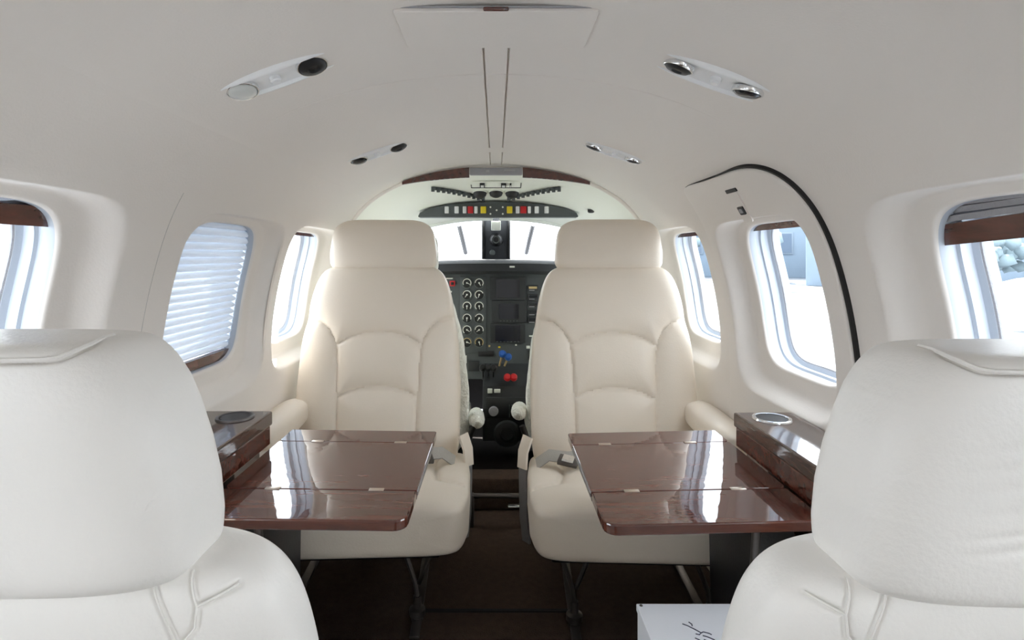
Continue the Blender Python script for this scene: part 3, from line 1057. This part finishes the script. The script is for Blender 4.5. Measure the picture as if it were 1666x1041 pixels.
blind(1, WIN[1][2], 'half raised crooked blind with grey folds above its wooden rail', 0.028, stack=True, sag=0.06)
blind(1, WIN[1][3], 'raised blind with dark rail in the emergency exit window', 0.016)
blind(1, WIN[1][4], 'raised blind with dark rail in the window ahead of the emergency exit', 0.014)

# ------------------------------------------------------------------ overhead fittings
def make_light(side, y, sc, label, lens='screen'):
    e = on_surf('overhead_light', side, y, sc, 0.001)
    L, W = 0.262, 0.070
    bm = bmesh.new()
    N = 56
    rings = []
    for (k, z) in ((1.0, -0.006), (1.0, 0.001), (0.97, 0.006), (0.92, 0.009), (0.84, 0.009), (0.78, 0.004), (0.3, 0.003), (0.02, 0.003)):
        rg = []
        for i in range(N):
            a = 2 * PI * i / N
            x = L / 2 * math.copysign(abs(math.cos(a)) ** 0.75, math.cos(a))
            yy = W / 2 * math.copysign(abs(math.sin(a)) ** 0.75, math.sin(a))
            yk = k
            sag = -(x * k) ** 2 / 2 / 0.95
            rg.append(bm.verts.new((x * (k * 0.35 + 0.65 if k > 0.5 else k), yy * yk, z + sag)))
        rings.append(rg)
    for a, b in zip(rings, rings[1:]):
        for k in range(N):
            bm.faces.new((a[k], a[(k + 1) % N], b[(k + 1) % N], b[k]))
    bm.faces.new(rings[-1])
    bobj('bezel', bm, 'white_plastic', e, sharp=60)
    sg = lambda x: -(x ** 2) / 2 / 0.95
    for x, nm in ((0.055, 'reading_lamp'), (-0.058, 'air_nozzle')):
        tilt = (0.18, x * 1.0, 0)
        h = lathe(nm, [(0.0245, 0.0), (0.0245, 0.006), (0.0235, 0.0078), (0.0222, 0.008), (0.0212, 0.006), (0.0208, 0.001)], 'chrome', e, n=32, loc=(x, 0, 0.003 + sg(x)), rot=tilt)
        if nm == 'reading_lamp':
            lathe('lens', [(0.0210, 0.004), (0.0205, 0.0085), (0.016, 0.0115), (0.008, 0.013), (0.0, 0.0135)], lens, h, n=28)
        else:
            lathe('nozzle_core', [(0.0212, 0.004), (0.0208, 0.0085), (0.017, 0.0115), (0.009, 0.0125), (0.008, 0.010), (0.0, 0.010)], 'black_plastic', h, n=28)
    lathe('switch_button', [(0.0085, 0.0), (0.0085, 0.006), (0.007, 0.0075), (0.0065, 0.0075), (0.006, 0.010), (0.0, 0.011)], 'white_plastic', e, n=20, loc=(0.002, 0, 0.003))
    return tag(e, label, 'light', 'overhead light panels')
make_light(-1, 0.850, s_of_x(0.340), 'larger overhead reading light panel above the closed blind', 'lamp_glass')
make_light(1, 0.855, s_of_x(0.338), 'larger overhead reading light panel above the emergency exit')
make_light(-1, 1.51, s_of_x(0.325), 'smaller distant reading light panel above the left headrest')
make_light(1, 1.51, s_of_x(0.325), 'smaller distant reading light panel above the right headrest')

# access panel in the ceiling and slot end caps
e = empty('ceiling_hatch', (0, 0.79, ZC + 0.322))
tag(e, 'flat rectangular ceiling hatch at the top of the picture', 'hatch')
prism('hatch_lid', rr_outline(0.272, 0.128, 0.004), 0.006, 'liner', e, bev=0.0015, loc=(0, 0, -0.003))
bm = bmesh.new()
for (x0, y0, x1, y1) in ((-.138, -.066, .138, -.066), (-.138, .066, .138, .066), (-.138, -.066, -.138, .066), (.138, -.066, .138, .066)):
    bm_tube(bm, [(x0, y0, 0.003), (x1, y1, 0.003)], 0.0016, 6)
bobj('hatch_joint', bm, 'grey_cloth', e)
box('hatch_catch', (0.0, -0.066, 0.000), (0.034, 0.006, 0.005), 'mahogany_rail', e, bev=0.002)

# wooden valance over the cockpit entrance
e = empty('valance', (0, Y_ARCH - 0.03, 0))
tag(e, 'curved dark wooden valance over the cockpit entrance', 'valance')
def crescent(x0, x1, n=28):
    up = []; dn = []
    for i in range(n + 1):
        x = x0 + (x1 - x0) * i / n
        h = np.interp(abs(x), _pp[:300, 0], _pp[:300, 1]) - 0.004
        hb = 0.288 - 0.030 * (abs(x) / 0.35) ** 2.2
        hb = min(hb, h - 0.002)
        up.append((x, h)); dn.append((x, hb))
    return up, dn
for x0, x1, nm in ((-0.345, -0.098, 'wing'), (0.098, 0.345, 'wing')):
    up, dn = crescent(x0, x1)
    V = []; F = []
    for (yf) in (0, 0.014):
        for a, b in zip(up, dn):
            V += [(a[0], yf, a[1] + ZC), (b[0], yf, b[1] + ZC)]
    n = len(up)
    for i in range(n - 1):
        F.append((2 * i, 2 * i + 2, 2 * i + 3, 2 * i + 1))
        k = 2 * n
        F.append((k + 2 * i, k + 2 * i + 1, k + 2 * i + 3, k + 2 * i + 2))
        F.append((2 * i, k + 2 * i, k + 2 * i + 2, 2 * i + 2))
        F.append((2 * i + 1, 2 * i + 3, k + 2 * i + 3, k + 2 * i + 1))
    F.append((0, 1, 2 * n + 1, 2 * n)); F.append((2 * n - 2, 4 * n - 2, 4 * n - 1, 2 * n - 1))
    mobj('valance_board', V, F, 'mahogany_rail', e, sharp=30)
cb = box('centre_block', (0, -0.004, ZC + 0.306), (0.192, 0.026, 0.026), 'grey_cloth', e, bev=0.003)
box('clip', (-0.03, -0.014, 0.0), (0.012, 0.004, 0.007), 'steel', cb)
box('clip', (0.05, -0.014, 0.003), (0.04, 0.003, 0.004), 'steel', cb)

# white carton on the near right seat with a scribble on its lid
bx = empty('carton', (0.226, 0.885, 0.0))
tag(bx, 'white flat-topped box with dark handwriting on its lid', 'box')
zt, zb = 0.302, 0.128
prism('box_body', [(0, 0), (0, -0.27), (0.21, -0.27), (0.21, 0)], zt - 0.012 - zb, 'card_white', bx, bev=0.002, loc=(0, 0, zb))
lid = prism('lid', [(-0.0015, 0.0015), (-0.0015, -0.2715), (0.2115, -0.2715), (0.2115, 0.0015)], 0.0115, 'card_white', bx, bev=0.0015, loc=(0, 0, zt - 0.0115))
lathe('rivet', [(0, 0.0012), (0.0022, 0.001), (0.0028, 0.0)], 'dark_steel', lid, n=14, loc=(0.005, -0.004, 0.0115))
strokes = [
    [(0.068, -0.042), (0.074, -0.046), (0.083, -0.055), (0.089, -0.062), (0.085, -0.066), (0.080, -0.064)],
    [(0.079, -0.038), (0.082, -0.043), (0.081, -0.047)],
    [(0.089, -0.062), (0.093, -0.060), (0.100, -0.063), (0.103, -0.066)],
    [(0.089, -0.068), (0.094, -0.070), (0.102, -0.076), (0.106, -0.083), (0.098, -0.082)],
    [(0.076, -0.073), (0.080, -0.076), (0.084, -0.081), (0.078, -0.084)],
    [(0.088, -0.076), (0.093, -0.081), (0.096, -0.090), (0.087, -0.094)],
    [(0.082, -0.092), (0.09, -0.099), (0.100, -0.097), (0.106, -0.104), (0.098, -0.112)],
    [(0.084, -0.106), (0.092, -0.113), (0.101, -0.119), (0.108, -0.128)]]
bm = bmesh.new()
for s in strokes:
    bm_tube(bm, [(x - 0.012, y - 0.006, 0.0116) for x, y in s], 0.0009, 6)
bobj('handwriting', bm, 'ink', lid)

#==PART3==
# ------------------------------------------------------------------ cockpit: pilot seats
def pilot_seat(x, label, inner):
    e = empty('pilot_seat', (x, 2.02, 0.0))
    tag(e, label, 'seat', 'pilot seats')
    mid = lambda w: 0.02 - (w - 0.30) * 0.10
    hw = lerp_tab([(0.10, .225), (0.35, .236), (0.55, .216), (0.71, .176), (0.80, .160)])
    P = Pillow(hw, 0.455, 0.345, 0.05, 0.055, p=3, q=5, mid=mid, corner=6, nu=26, nv=32)
    rnd = np.random.RandomState(5 + int(x > 0))
    def fl(k, G):
        return (np.sin(G[..., 2] * 130 + 3 * np.sin(G[..., 0] * 60)) * 0.0025 + rnd.rand(*G.shape[:2]) * 0.003)
    g = P.build(extra=fl)
    pillow_parts(e, P, g, lambda k, a, b: 'fleece_back', 'sheepskin')
    C = Pillow(lerp_tab([(-.1, .23), (.5, .23)]), 0.22, 0.22, 0.05, 0.05, p=4, q=4, mid=lambda w: -0.20 + 0 * w, plane='XY', corner=6, nu=20, nv=20)
    pillow_parts(e, C, C.build(), lambda k, a, b: 'fleece_cushion', 'sheepskin')
    box('seat_base', (0, 0.22, 0.085), (0.34, 0.36, 0.14), 'black_plastic', e, bev=0.01)
    # armrest hanging on the aisle side, with its bracket
    b = bmesh.new()
    n = 14
    ax = inner * (0.265 if x < 0 else 0.262)
    p0 = Vector((ax, -0.03, 0.258 if x < 0 else 0.292)); p1 = Vector((ax - inner * 0.012, 0.22, 0.22 if x < 0 else 0.24))
    pts = [p0.lerp(p1, k / n) for k in range(n + 1)]
    rr = [0.031 * math.sqrt(max(0.02, 1 - abs(2 * k / n - 1) ** 5)) for k in range(n + 1)]
    bm_tube(b, pts, rr, 16)
    bobj('armrest', b, 'sheepskin', e, sharp=70)
    tube('armrest_bracket', [(ax - inner * .045, 0.0, 0.15), (ax - inner * 0.03, -0.005, 0.19), (ax - inner * .012, -0.008, 0.24)], 0.011, 'black_plastic', e, n=10)
    H = Pillow(lerp_tab([(.8, .13), (1, .12)]), 0.865, 0.075, 0.04, 0.045, p=3, q=3, mid=lambda w: -0.04 + 0 * w, corner=5, nu=16, nv=16)
    pillow_parts(e, H, H.build(extra=fl), lambda k, a, b: 'headrest', 'sheepskin')
    return e
pilot_seat(-0.334, 'white fleece covered pilot seat behind the club seat by the closed blind', 1)
pilot_seat(0.345, 'white fleece covered pilot seat behind the club seat by the emergency exit', -1)

# seat bracket bar between the two club seats
e = empty('seat_stay', (0, 1.76, 0))
tag(e, 'grey metal stay bar lying across the aisle between the seats', 'bar')
tube('stay_bar', [(-0.075, 0, 0.095), (0.085, 0, 0.095)], 0.008, 'dark_steel', e)
box('stay_clip', (0.062, -0.03, 0.078), (0.05, 0.03, 0.006), 'chrome', e, bev=0.002)
box('stay_foot', (-0.08, 0, 0.05), (0.02, 0.03, 0.10), 'dark_steel', e, bev=0.003)
box('stay_foot', (0.09, 0, 0.05), (0.02, 0.03, 0.10), 'dark_steel', e, bev=0.003)

# ------------------------------------------------------------------ instrument panel
YP = 2.50
ip = empty('instrument_panel', (0, YP, 0))
tag(ip, 'dark instrument panel with round gauges and screens beyond the seats', 'panel')
def hz(h): return h + ZC
prism('panel_board', [(-.50, hz(-.56)), (.50, hz(-.56)), (.50, hz(-.10)), (.40, hz(-.065)), (-.40, hz(-.065)), (-.50, hz(-.10))], 0.02, 'panel_grey', ip, rot=(PI / 2, 0, 0), loc=(0, 0.021, 0))
# glareshield
gs = bmesh.new()
V = []; F = []
sec = [(-0.10, -0.030), (-0.125, -0.036), (-0.125, -0.068), (-0.10, -0.082), (0.0, -0.082), (0.60, -0.075), (0.60, -0.045), (0.30, -0.018), (0.0, -0.022)]
xs = frange(-0.50, 0.50, 0.05)
for x in xs:
    for (y, h) in sec:
        V.append((x * (1 - 0.25 * max(0, y)), y + 0.10 * (abs(x) / 0.5) ** 2, hz(h) - 0.03 * (abs(x) / 0.5) ** 3))
n = len(sec)
for i in range(len(xs) - 1):
    for k in range(n):
        F.append((i * n + k, i * n + (k + 1) % n, (i + 1) * n + (k + 1) % n, (i + 1) * n + k))
F.append(tuple(range(n))); F.append(tuple(range((len(xs) - 1) * n, len(xs) * n))[::-1])
gl = mobj('glareshield', V, F, 'glareshield', ip, sharp=35)
box('placard', (0.069, -0.1262, hz(-0.050)), (0.022, 0.002, 0.007), 'marking', gl)
# gauge cluster backing
box('gauge_plate', (-0.103, -0.003, hz(-0.268)), (0.118, 0.006, 0.345), 'panel_grey', ip, bev=0.002)
def arc_strip(r0, r1, a0, a1, n=14):
    V = []; F = []
    for k in range(n + 1):
        a = math.radians(a0 + (a1 - a0) * k / n)
        V += [(r0 * math.cos(a), r0 * math.sin(a), 0), (r1 * math.cos(a), r1 * math.sin(a), 0)]
    for k in range(n):
        F.append((2 * k, 2 * k + 1, 2 * k + 3, 2 * k + 2))
    return V, F
random.seed(8)
def gauge(x, h, r, mk='marking', parent=ip, y=-0.006):
    g = lathe('gauge', [(r, 0), (r, 0.006), (r * .9, 0.008), (r * .86, 0.006), (r * .84, 0.0035), (0, 0.0035)], 'gauge_ring', parent, n=28, loc=(x, y, hz(h)), rot=(PI / 2, 0, 0))
    lathe('dial', [(r * .84, 0.0038), (0, 0.0040)], 'gauge_face', g, n=28)
    a0 = random.choice((-40, -20, 20)); a1 = a0 + random.choice((220, 250, 200))
    v, f = arc_strip(r * .66, r * .80, a0, a1)
    mobj('scale', [(p[0], p[1], 0.0044) for p in v], f, mk, g)
    a = math.radians(random.uniform(200, 340))
    bm = bmesh.new()
    bm_tube(bm, [(0, 0, 0.0050), (r * .62 * math.cos(a), r * .62 * math.sin(a), 0.0050)], [0.0022, 0.0010], 6)
    bm_lathe(bm, [(0, .0062), (r * .16, .0058), (r * .16, .0040)], 12)
    bobj('needle', bm, 'marking', g)
    return g
for r_, h in enumerate((-0.125, -0.1778, -0.2292, -0.2833, -0.3361, -0.3917)):
    for c_, x in enumerate((-0.131, -0.076)):
        gauge(x, h, 0.0245, 'marking_amber' if r_ == 5 else 'marking')
gauge(0.232, -0.165, 0.028)
gauge(0.240, -0.235, 0.028)
for gx in (-0.30, -0.37, -0.44, 0.31, 0.39):
    for gh in (-0.15, -0.24, -0.33):
        gauge(gx, gh, 0.036)
# screens in bezels
def screen(x, h, w, hh, bw, bh, knobs=0):
    b = prism('display_bezel', rr_outline(bw, bh, 0.004), 0.012, 'panel_dark', ip, bev=0.0015, loc=(x, -0.002, hz(h)), rot=(PI / 2, 0, 0))
    prism('screen', rr_outline(w, hh, 0.003), 0.0135, 'screen', b)
    for k in range(knobs):
        box('key', (-w / 2 + w * (k + .5) / knobs, -bh / 2 + 0.006, 0.0125), (0.006, 0.004, 0.003), 'gauge_ring', b)
    return b
screen(0.053, -0.150, 0.104, 0.082, 0.160, 0.105)
screen(0.058, -0.253, 0.088, 0.066, 0.158, 0.098, 6)
screen(0.053, -0.352, 0.112, 0.072, 0.158, 0.086, 7)
for k, (hh, lit) in enumerate(((-0.148, 'red'), (-0.188, 'x'), (-0.222, 'x'), (-0.258, 'x'), (-0.292, 'x'))):
    r_ = prism('radio', rr_outline(0.046, 0.026, 0.003), 0.010, 'panel_dark', ip, bev=0.001, loc=(0.166, -0.002, hz(hh)), rot=(PI / 2, 0, 0))
    box('radio_display', (0, 0.002, 0.0105), (0.036, 0.010, 0.002), 'marking_amber' if k == 0 else 'screen', r_)
    box('radio_key', (-0.005, -0.010, 0.0105), (0.024, 0.003, 0.002), 'grey_cloth', r_)
for (x, h, w, hh, m) in ((-0.197, -0.128, 0.024, 0.024, 'red'), (-0.210, -0.105, 0.03, 0.005, 'marking'), (-0.207, -0.165, 0.015, 0.007, 'marking'),
                        (0.166, -0.365, 0.034, 0.006, 'marking'), (0.145, -0.415, 0.016, 0.012, 'marking'), (0.146, -0.450, 0.006, 0.045, 'black_plastic'),
                        (-0.139, -0.470, 0.014, 0.034, 'marking'), (-0.10, -0.50, 0.05, 0.045, 'panel_dark'),
                        (-0.045, -0.445, 0.070, 0.022, 'black_plastic'), (0.015, -0.415, 0.010, 0.006, 'yellow'), (-0.03, -0.41, 0.008, 0.008, 'marking_amber'), (0.09, -0.405, 0.008, 0.006, 'marking')):
    box('placard', (x, -0.004, hz(h)), (w, 0.008, hh), m, ip, bev=0.0008)
bt = box('warning_lamp', (-0.197, -0.010, hz(-0.128)), (0.013, 0.006, 0.013), 'black_plastic', ip, bev=0.001)

# ------------------------------------------------------------------ centre pedestal with levers
pd = empty('pedestal', (0.045, 2.36, 0))
tag(pd, 'black centre pedestal with blue and red levers under the screens', 'pedestal')
prism('pedestal_body', [(-0.10, 0.10), (0.05, 0.10), (0.05, hz(-0.47)), (-0.06, hz(-0.545)), (-0.10, hz(-0.63))], 0.20, 'panel_dark', pd, bev=0.004, rot=(PI / 2, 0, PI / 2), loc=(-0.10, 0, 0)).location = (-0.10, 0, 0)
def lever(x, h0, h1, knob, y=-0.03, bend=0.0):
    lv = tube('lever', [(x, y + 0.05, hz(h0)), (x + bend * .5, y + 0.02, hz((h0 + h1) / 2)), (x + bend, y, hz(h1))], 0.0045, 'marking_amber' if knob == 'blue' else 'black_plastic', pd, n=8)
    lathe('knob', [(0, 0.016), (0.010, 0.014), (0.0155, 0.005), (0.0155, -0.006), (0.009, -0.014), (0, -0.015)], knob, lv, n=18, loc=(x + bend, y - 0.004, hz(h1)), rot=(PI / 2 - 0.5, 0, 0))
    return lv
lever(-0.030, -0.475, -0.415, 'blue', bend=0.012)
lever(-0.008, -0.475, -0.428, 'blue', bend=0.014)
lever(0.002, -0.53, -0.505, 'red', y=-0.07)
lever(0.028, -0.53, -0.505, 'red', y=-0.07)
for x in (-0.10, -0.078, -0.056):
    lever(x, -0.53, -0.47, 'black_plastic', y=-0.05)
box('switch_cap', (-0.070, -0.078, hz(-0.560)), (0.020, 0.012, 0.018), 'marking', pd, bev=0.002)
box('switch_cap', (-0.040, -0.078, hz(-0.560)), (0.026, 0.012, 0.014), 'marking', pd, bev=0.002)
pc = box('pedestal_face', (0.0, -0.104, hz(-0.622)), (0.17, 0.012, 0.085), 'panel_dark', pd, bev=0.003)
lathe('trim_knob', [(0, 0.014), (0.018, 0.012), (0.020, 0.0)], 'grey_cloth', pc, n=20, loc=(-0.055, -0.006, -0.012), rot=(PI / 2, 0, 0))
box('grille', (0.01, -0.008, -0.012), (0.004, 0.006, 0.05), 'gauge_ring', pc)
box('grille', (0.035, -0.008, -0.008), (0.035, 0.006, 0.004), 'gauge_ring', pc)
box('grille', (0.035, -0.008, 0.012), (0.035, 0.006, 0.004), 'gauge_ring', pc)
# dark wheels in the footwell below the pedestal
bm = bmesh.new()
bm_lathe(bm, [(0.030, 0.0), (0.052, 0.004), (0.056, 0.016), (0.050, 0.026), (0.030, 0.028), (0.026, 0.012), (0.0, 0.012)], 32)
tw = bobj('trim_wheel', bm, 'panel_dark', pd, loc=(0.0, -0.10, 0.135), rot=(PI / 2, 0, 0))

# ------------------------------------------------------------------ overhead switch panel
op = empty('switch_console', (0, 2.40, ZC))
tag(op, 'crescent shaped grey overhead switch panel with red and yellow switches', 'panel')
outl = [(-0.3387, 0.168), (-0.3307, 0.184), (-0.2853, 0.2053), (-0.2053, 0.22), (-0.112, 0.228), (0.0, 0.232), (0.1147, 0.228), (0.208, 0.22), (0.296, 0.2053), (0.3493, 0.184), (0.3573, 0.168), (0.3533, 0.164), (-0.3347, 0.164)]
bd = prism('panel_face', outl[::-1], 0.05, 'panel_grey', op, bev=0.002, rot=(PI / 2, 0, 0), loc=(0, 0.05, 0))
for (x, m, w) in ((-0.2133, 'white_plastic', .018), (-0.1707, 'white_plastic', .018), (-0.136, 'white_plastic', .016), (-0.1107, 'red', .024), (-0.0867, 'white_plastic', .014),
                  (-0.0547, 'yellow', .024), (0.0587, 'yellow', .024), (0.0933, 'white_plastic', .016), (0.1187, 'red', .026), (0.144, 'white_plastic', .014), (0.176, 'white_plastic', .018), (0.2187, 'white_plastic', .018)):
    sw = box('rocker_switch', (x, -0.003, 0.196), (w, 0.012, 0.030), m, op, bev=0.002)
for (x, z) in ((-0.024, 0.208), (-0.024, 0.1787), (0.0293, 0.208), (0.0293, 0.1787), (0.0027, 0.1947)):
    lathe('indicator', [(0, .003), (.004, .003), (.004, 0)], 'marking', op, n=12, loc=(x, -0.001, z), rot=(PI / 2, 0, 0))
# toothed breaker strips on the roof lining
def roof_pt(x, y, off=0.004):
    sx_ = 1 if x >= 0 else -1
    s = abs(x) * 1.0
    for _ in range(4):
        p = surf(1, y, s, 0); s += abs(x) - p.x
    return surf(sx_, y, s, -off)
for sd in (-1, 1):
    st = empty('breaker_strip', roof_pt(sd * 0.16, 2.36))
    tag(st, 'row of grey circuit breakers on the cockpit roof %s' % ('beyond the left headrest' if sd < 0 else 'beyond the right headrest'), 'breakers', 'circuit breaker rows')
    bm = bmesh.new()
    P0 = [roof_pt(sd * x, 2.385 - 0.19 * ((x - .05) / .20) , 0.004) for x in frange(0.055, 0.250, 0.02)]
    for a, b in zip(P0, P0[1:]):
        bm_tube(bm, [a - st.location, b - st.location], 0.008, 8)
    bobj('strip', bm, 'panel_grey', st)
    for p in P0:
        lathe('breaker', [(0, -.020), (.007, -.019), (.007, 0)], 'panel_grey', st, n=12, loc=p - st.location + Vector((0, -0.010, 0.004)))
# three dark overhead eyeball vents
for k, x in enumerate((-0.067, 0.0, 0.067)):
    p = roof_pt(x, 2.315, 0.0)
    v = empty('cockpit_vent', p, (-0.25, 0, 0))
    tag(v, ('leftmost', 'middle', 'rightmost')[k] + ' of three black round vents in the cockpit roof', 'vent', 'cockpit roof vents')
    lathe('vent_ring', [(0.032, 0.002), (0.032, -0.004), (0.029, -0.006)], 'liner_cockpit', v, n=24)
    lathe('vent_bowl', [(0.030, -0.002), (0.025, -0.016), (0.014, -0.023), (0, -0.025)], 'black_plastic', v, n=24)
rc = empty('roof_console', roof_pt(0.0, 2.22, 0.004), (-0.25, 0, 0))
tag(rc, 'small outlined switch plate in the middle of the cockpit roof', 'console')
prism('plate', rr_outline(0.20, 0.060, 0.006), 0.005, 'liner_cockpit', rc, bev=0.001, loc=(0, 0, -0.004))
bm = bmesh.new()
for (a, b) in (((-.10, .030), (.10, .030)), ((.10, .030), (.10, -.02)), ((-.10, .03), (-.10, 0.0))):
    bm_tube(bm, [(a[0], a[1], -.005), (b[0], b[1], -.005)], 0.0018, 6)
bobj('outline', bm, 'panel_dark', rc)
for x in (-0.055, 0.030, 0.058):
    k = box('toggle', (x, -0.004, -0.008), (0.020 if x < .05 else .006, 0.030, 0.008), 'panel_dark', rc, bev=0.001)
    box('toggle_cap', (0, 0, -0.004), (0.012 if x < .05 else .003, 0.020, 0.003), 'white_plastic', k)
# small dark round fitting on the roof lining to the right
p = roof_pt(0.40, 2.33, 0.0)
v = empty('roof_fitting', p)
tag(v, 'small dark oval lamp on the cockpit roof lining by the right headrest', 'lamp')
lathe('knob_cap', [(0.014, 0.004), (0.014, -0.006), (0.010, -0.010), (0, -0.011)], 'panel_dark', v, n=20)

# windscreen centre post with compass
cp = empty('centre_post', (0, 2.74, ZC - 0.05))
tag(cp, 'black windscreen centre post carrying a compass', 'post')
bm = bmesh.new()
bm_box(bm, (0, 0, 0.115), (0.118, 0.05, 0.26), 0.006)
bobj('post_cover', bm, 'glareshield', cp, rot=(-0.10, 0, 0))
for sx in (-0.064, 0.064):
    box('post_edge', (sx, 0.0, 0.115), (0.012, 0.055, 0.26), 'black_plastic', cp, bev=0.003)
box('compass_mount', (0.0, -0.045, 0.192), (0.046, 0.05, 0.045), 'marking', cp, bev=0.004)
cm = lathe('compass', [(0, 0.038), (0.020, 0.036), (0.030, 0.022), (0.032, 0.0), (0, 0.0)], 'black_plastic', cp, n=28, loc=(0, -0.025, 0.125), rot=(PI / 2, 0, 0))
lathe('compass_card', [(0.018, 0.0385), (0.018, 0.040), (0.013, 0.0405), (0.013, 0.039)], 'gauge_ring', cm, n=24)
lathe('knob', [(0, 0.020), (0.012, 0.018), (0.014, 0.0)], 'gauge_ring', cp, n=18, loc=(-0.018, -0.025, 0.062), rot=(PI / 2, 0, 0))

# ------------------------------------------------------------------ outside
GZ = -0.95
me = bpy.data.meshes.new('apron')
me.from_pydata([(-160, -160, GZ), (160, -160, GZ), (160, 160, GZ), (-160, 160, GZ)], [], [(0, 1, 2, 3)])
o = link_mesh('ground', me, 'concrete'); o['kind'] = 'structure'
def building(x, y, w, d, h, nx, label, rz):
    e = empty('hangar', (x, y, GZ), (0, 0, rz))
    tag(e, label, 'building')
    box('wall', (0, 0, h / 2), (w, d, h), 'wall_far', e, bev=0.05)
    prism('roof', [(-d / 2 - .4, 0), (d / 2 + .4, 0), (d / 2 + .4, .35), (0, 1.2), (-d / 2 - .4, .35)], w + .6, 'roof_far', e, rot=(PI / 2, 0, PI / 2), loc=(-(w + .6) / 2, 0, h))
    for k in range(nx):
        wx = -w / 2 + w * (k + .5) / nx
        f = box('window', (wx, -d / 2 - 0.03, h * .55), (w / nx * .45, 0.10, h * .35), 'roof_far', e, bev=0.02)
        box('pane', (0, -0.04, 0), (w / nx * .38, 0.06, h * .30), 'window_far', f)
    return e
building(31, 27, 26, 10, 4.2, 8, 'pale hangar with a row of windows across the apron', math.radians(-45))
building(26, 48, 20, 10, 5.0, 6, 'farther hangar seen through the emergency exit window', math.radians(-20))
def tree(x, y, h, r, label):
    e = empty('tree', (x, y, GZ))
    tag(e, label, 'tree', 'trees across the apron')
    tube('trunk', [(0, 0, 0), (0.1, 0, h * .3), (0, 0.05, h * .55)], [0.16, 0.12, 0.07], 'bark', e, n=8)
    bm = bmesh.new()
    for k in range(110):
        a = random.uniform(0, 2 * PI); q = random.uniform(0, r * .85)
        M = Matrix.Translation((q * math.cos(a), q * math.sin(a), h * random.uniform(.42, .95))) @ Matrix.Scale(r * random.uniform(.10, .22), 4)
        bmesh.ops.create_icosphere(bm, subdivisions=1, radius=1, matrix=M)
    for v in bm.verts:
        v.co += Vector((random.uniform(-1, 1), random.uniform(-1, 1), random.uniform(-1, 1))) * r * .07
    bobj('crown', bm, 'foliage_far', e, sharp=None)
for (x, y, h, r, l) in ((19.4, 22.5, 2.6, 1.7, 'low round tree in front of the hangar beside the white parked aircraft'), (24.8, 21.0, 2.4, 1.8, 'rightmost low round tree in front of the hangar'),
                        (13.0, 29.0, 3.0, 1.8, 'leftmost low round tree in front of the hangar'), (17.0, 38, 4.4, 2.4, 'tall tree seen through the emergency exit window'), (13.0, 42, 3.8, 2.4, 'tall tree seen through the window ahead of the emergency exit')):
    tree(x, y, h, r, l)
# parked aircraft whose white fuselage shows in the near right window
pa = empty('parked_aircraft', (13.5, 11.5, GZ), (0, 0, math.radians(-60)))
pa.scale = (0.75,) * 3
tag(pa, 'white parked light aircraft outside the nearest right window', 'aircraft')
bm = bmesh.new()
N = 20
rings = []
for (x, r, z) in ((-3.6, .03, 1.15), (-3.4, .28, 1.15), (-2.7, .52, 1.15), (-1.6, .62, 1.2), (-.6, .72, 1.35), (.6, .70, 1.35), (1.8, .5, 1.3), (3.2, .28, 1.35), (4.4, .10, 1.45)):
    rings.append([bm.verts.new((x, r * math.cos(2 * PI * k / N), z + r * math.sin(2 * PI * k / N))) for k in range(N)])
for a, b in zip(rings, rings[1:]):
    for k in range(N):
        bm.faces.new((a[k], a[(k + 1) % N], b[(k + 1) % N], b[k]))
bm.faces.new(rings[0]); bm.faces.new(rings[-1])
bobj('fuselage', bm, 'aircraft_white', pa, sharp=None)
prism('wing', [(-.9, -5.4), (.1, -5.4), (.6, 0), (.1, 5.4), (-.9, 5.4), (-1.2, 0)], 0.12, 'aircraft_white', pa, bev=0.03, loc=(0, 0, 0.85))
prism('tail_fin', [(3.2, 0.2), (4.4, 0.2), (4.7, 1.6), (4.1, 1.6)], 0.09, 'aircraft_white', pa, bev=0.02, rot=(PI / 2, 0, 0), loc=(0, .045, 1.3))
prism('tailplane', [(3.6, -1.7), (4.2, -1.7), (4.4, 0), (4.2, 1.7), (3.6, 1.7), (3.3, 0)], 0.08, 'aircraft_white', pa, bev=0.02, loc=(0, 0, 1.42))
for (x, y) in ((-2.5, 0), (0.1, 1.2), (0.1, -1.2)):
    w = lathe('wheel_fairing', [(0, -.10), (.2, -.08), (.26, 0), (.2, .08), (0, .10)], 'aircraft_white', pa, n=20, loc=(x, y, .22), rot=(PI / 2, 0, 0))
    tube('gear_leg', [(x, y, .22), (x, y, .9)], .04, 'steel', pa, n=8)
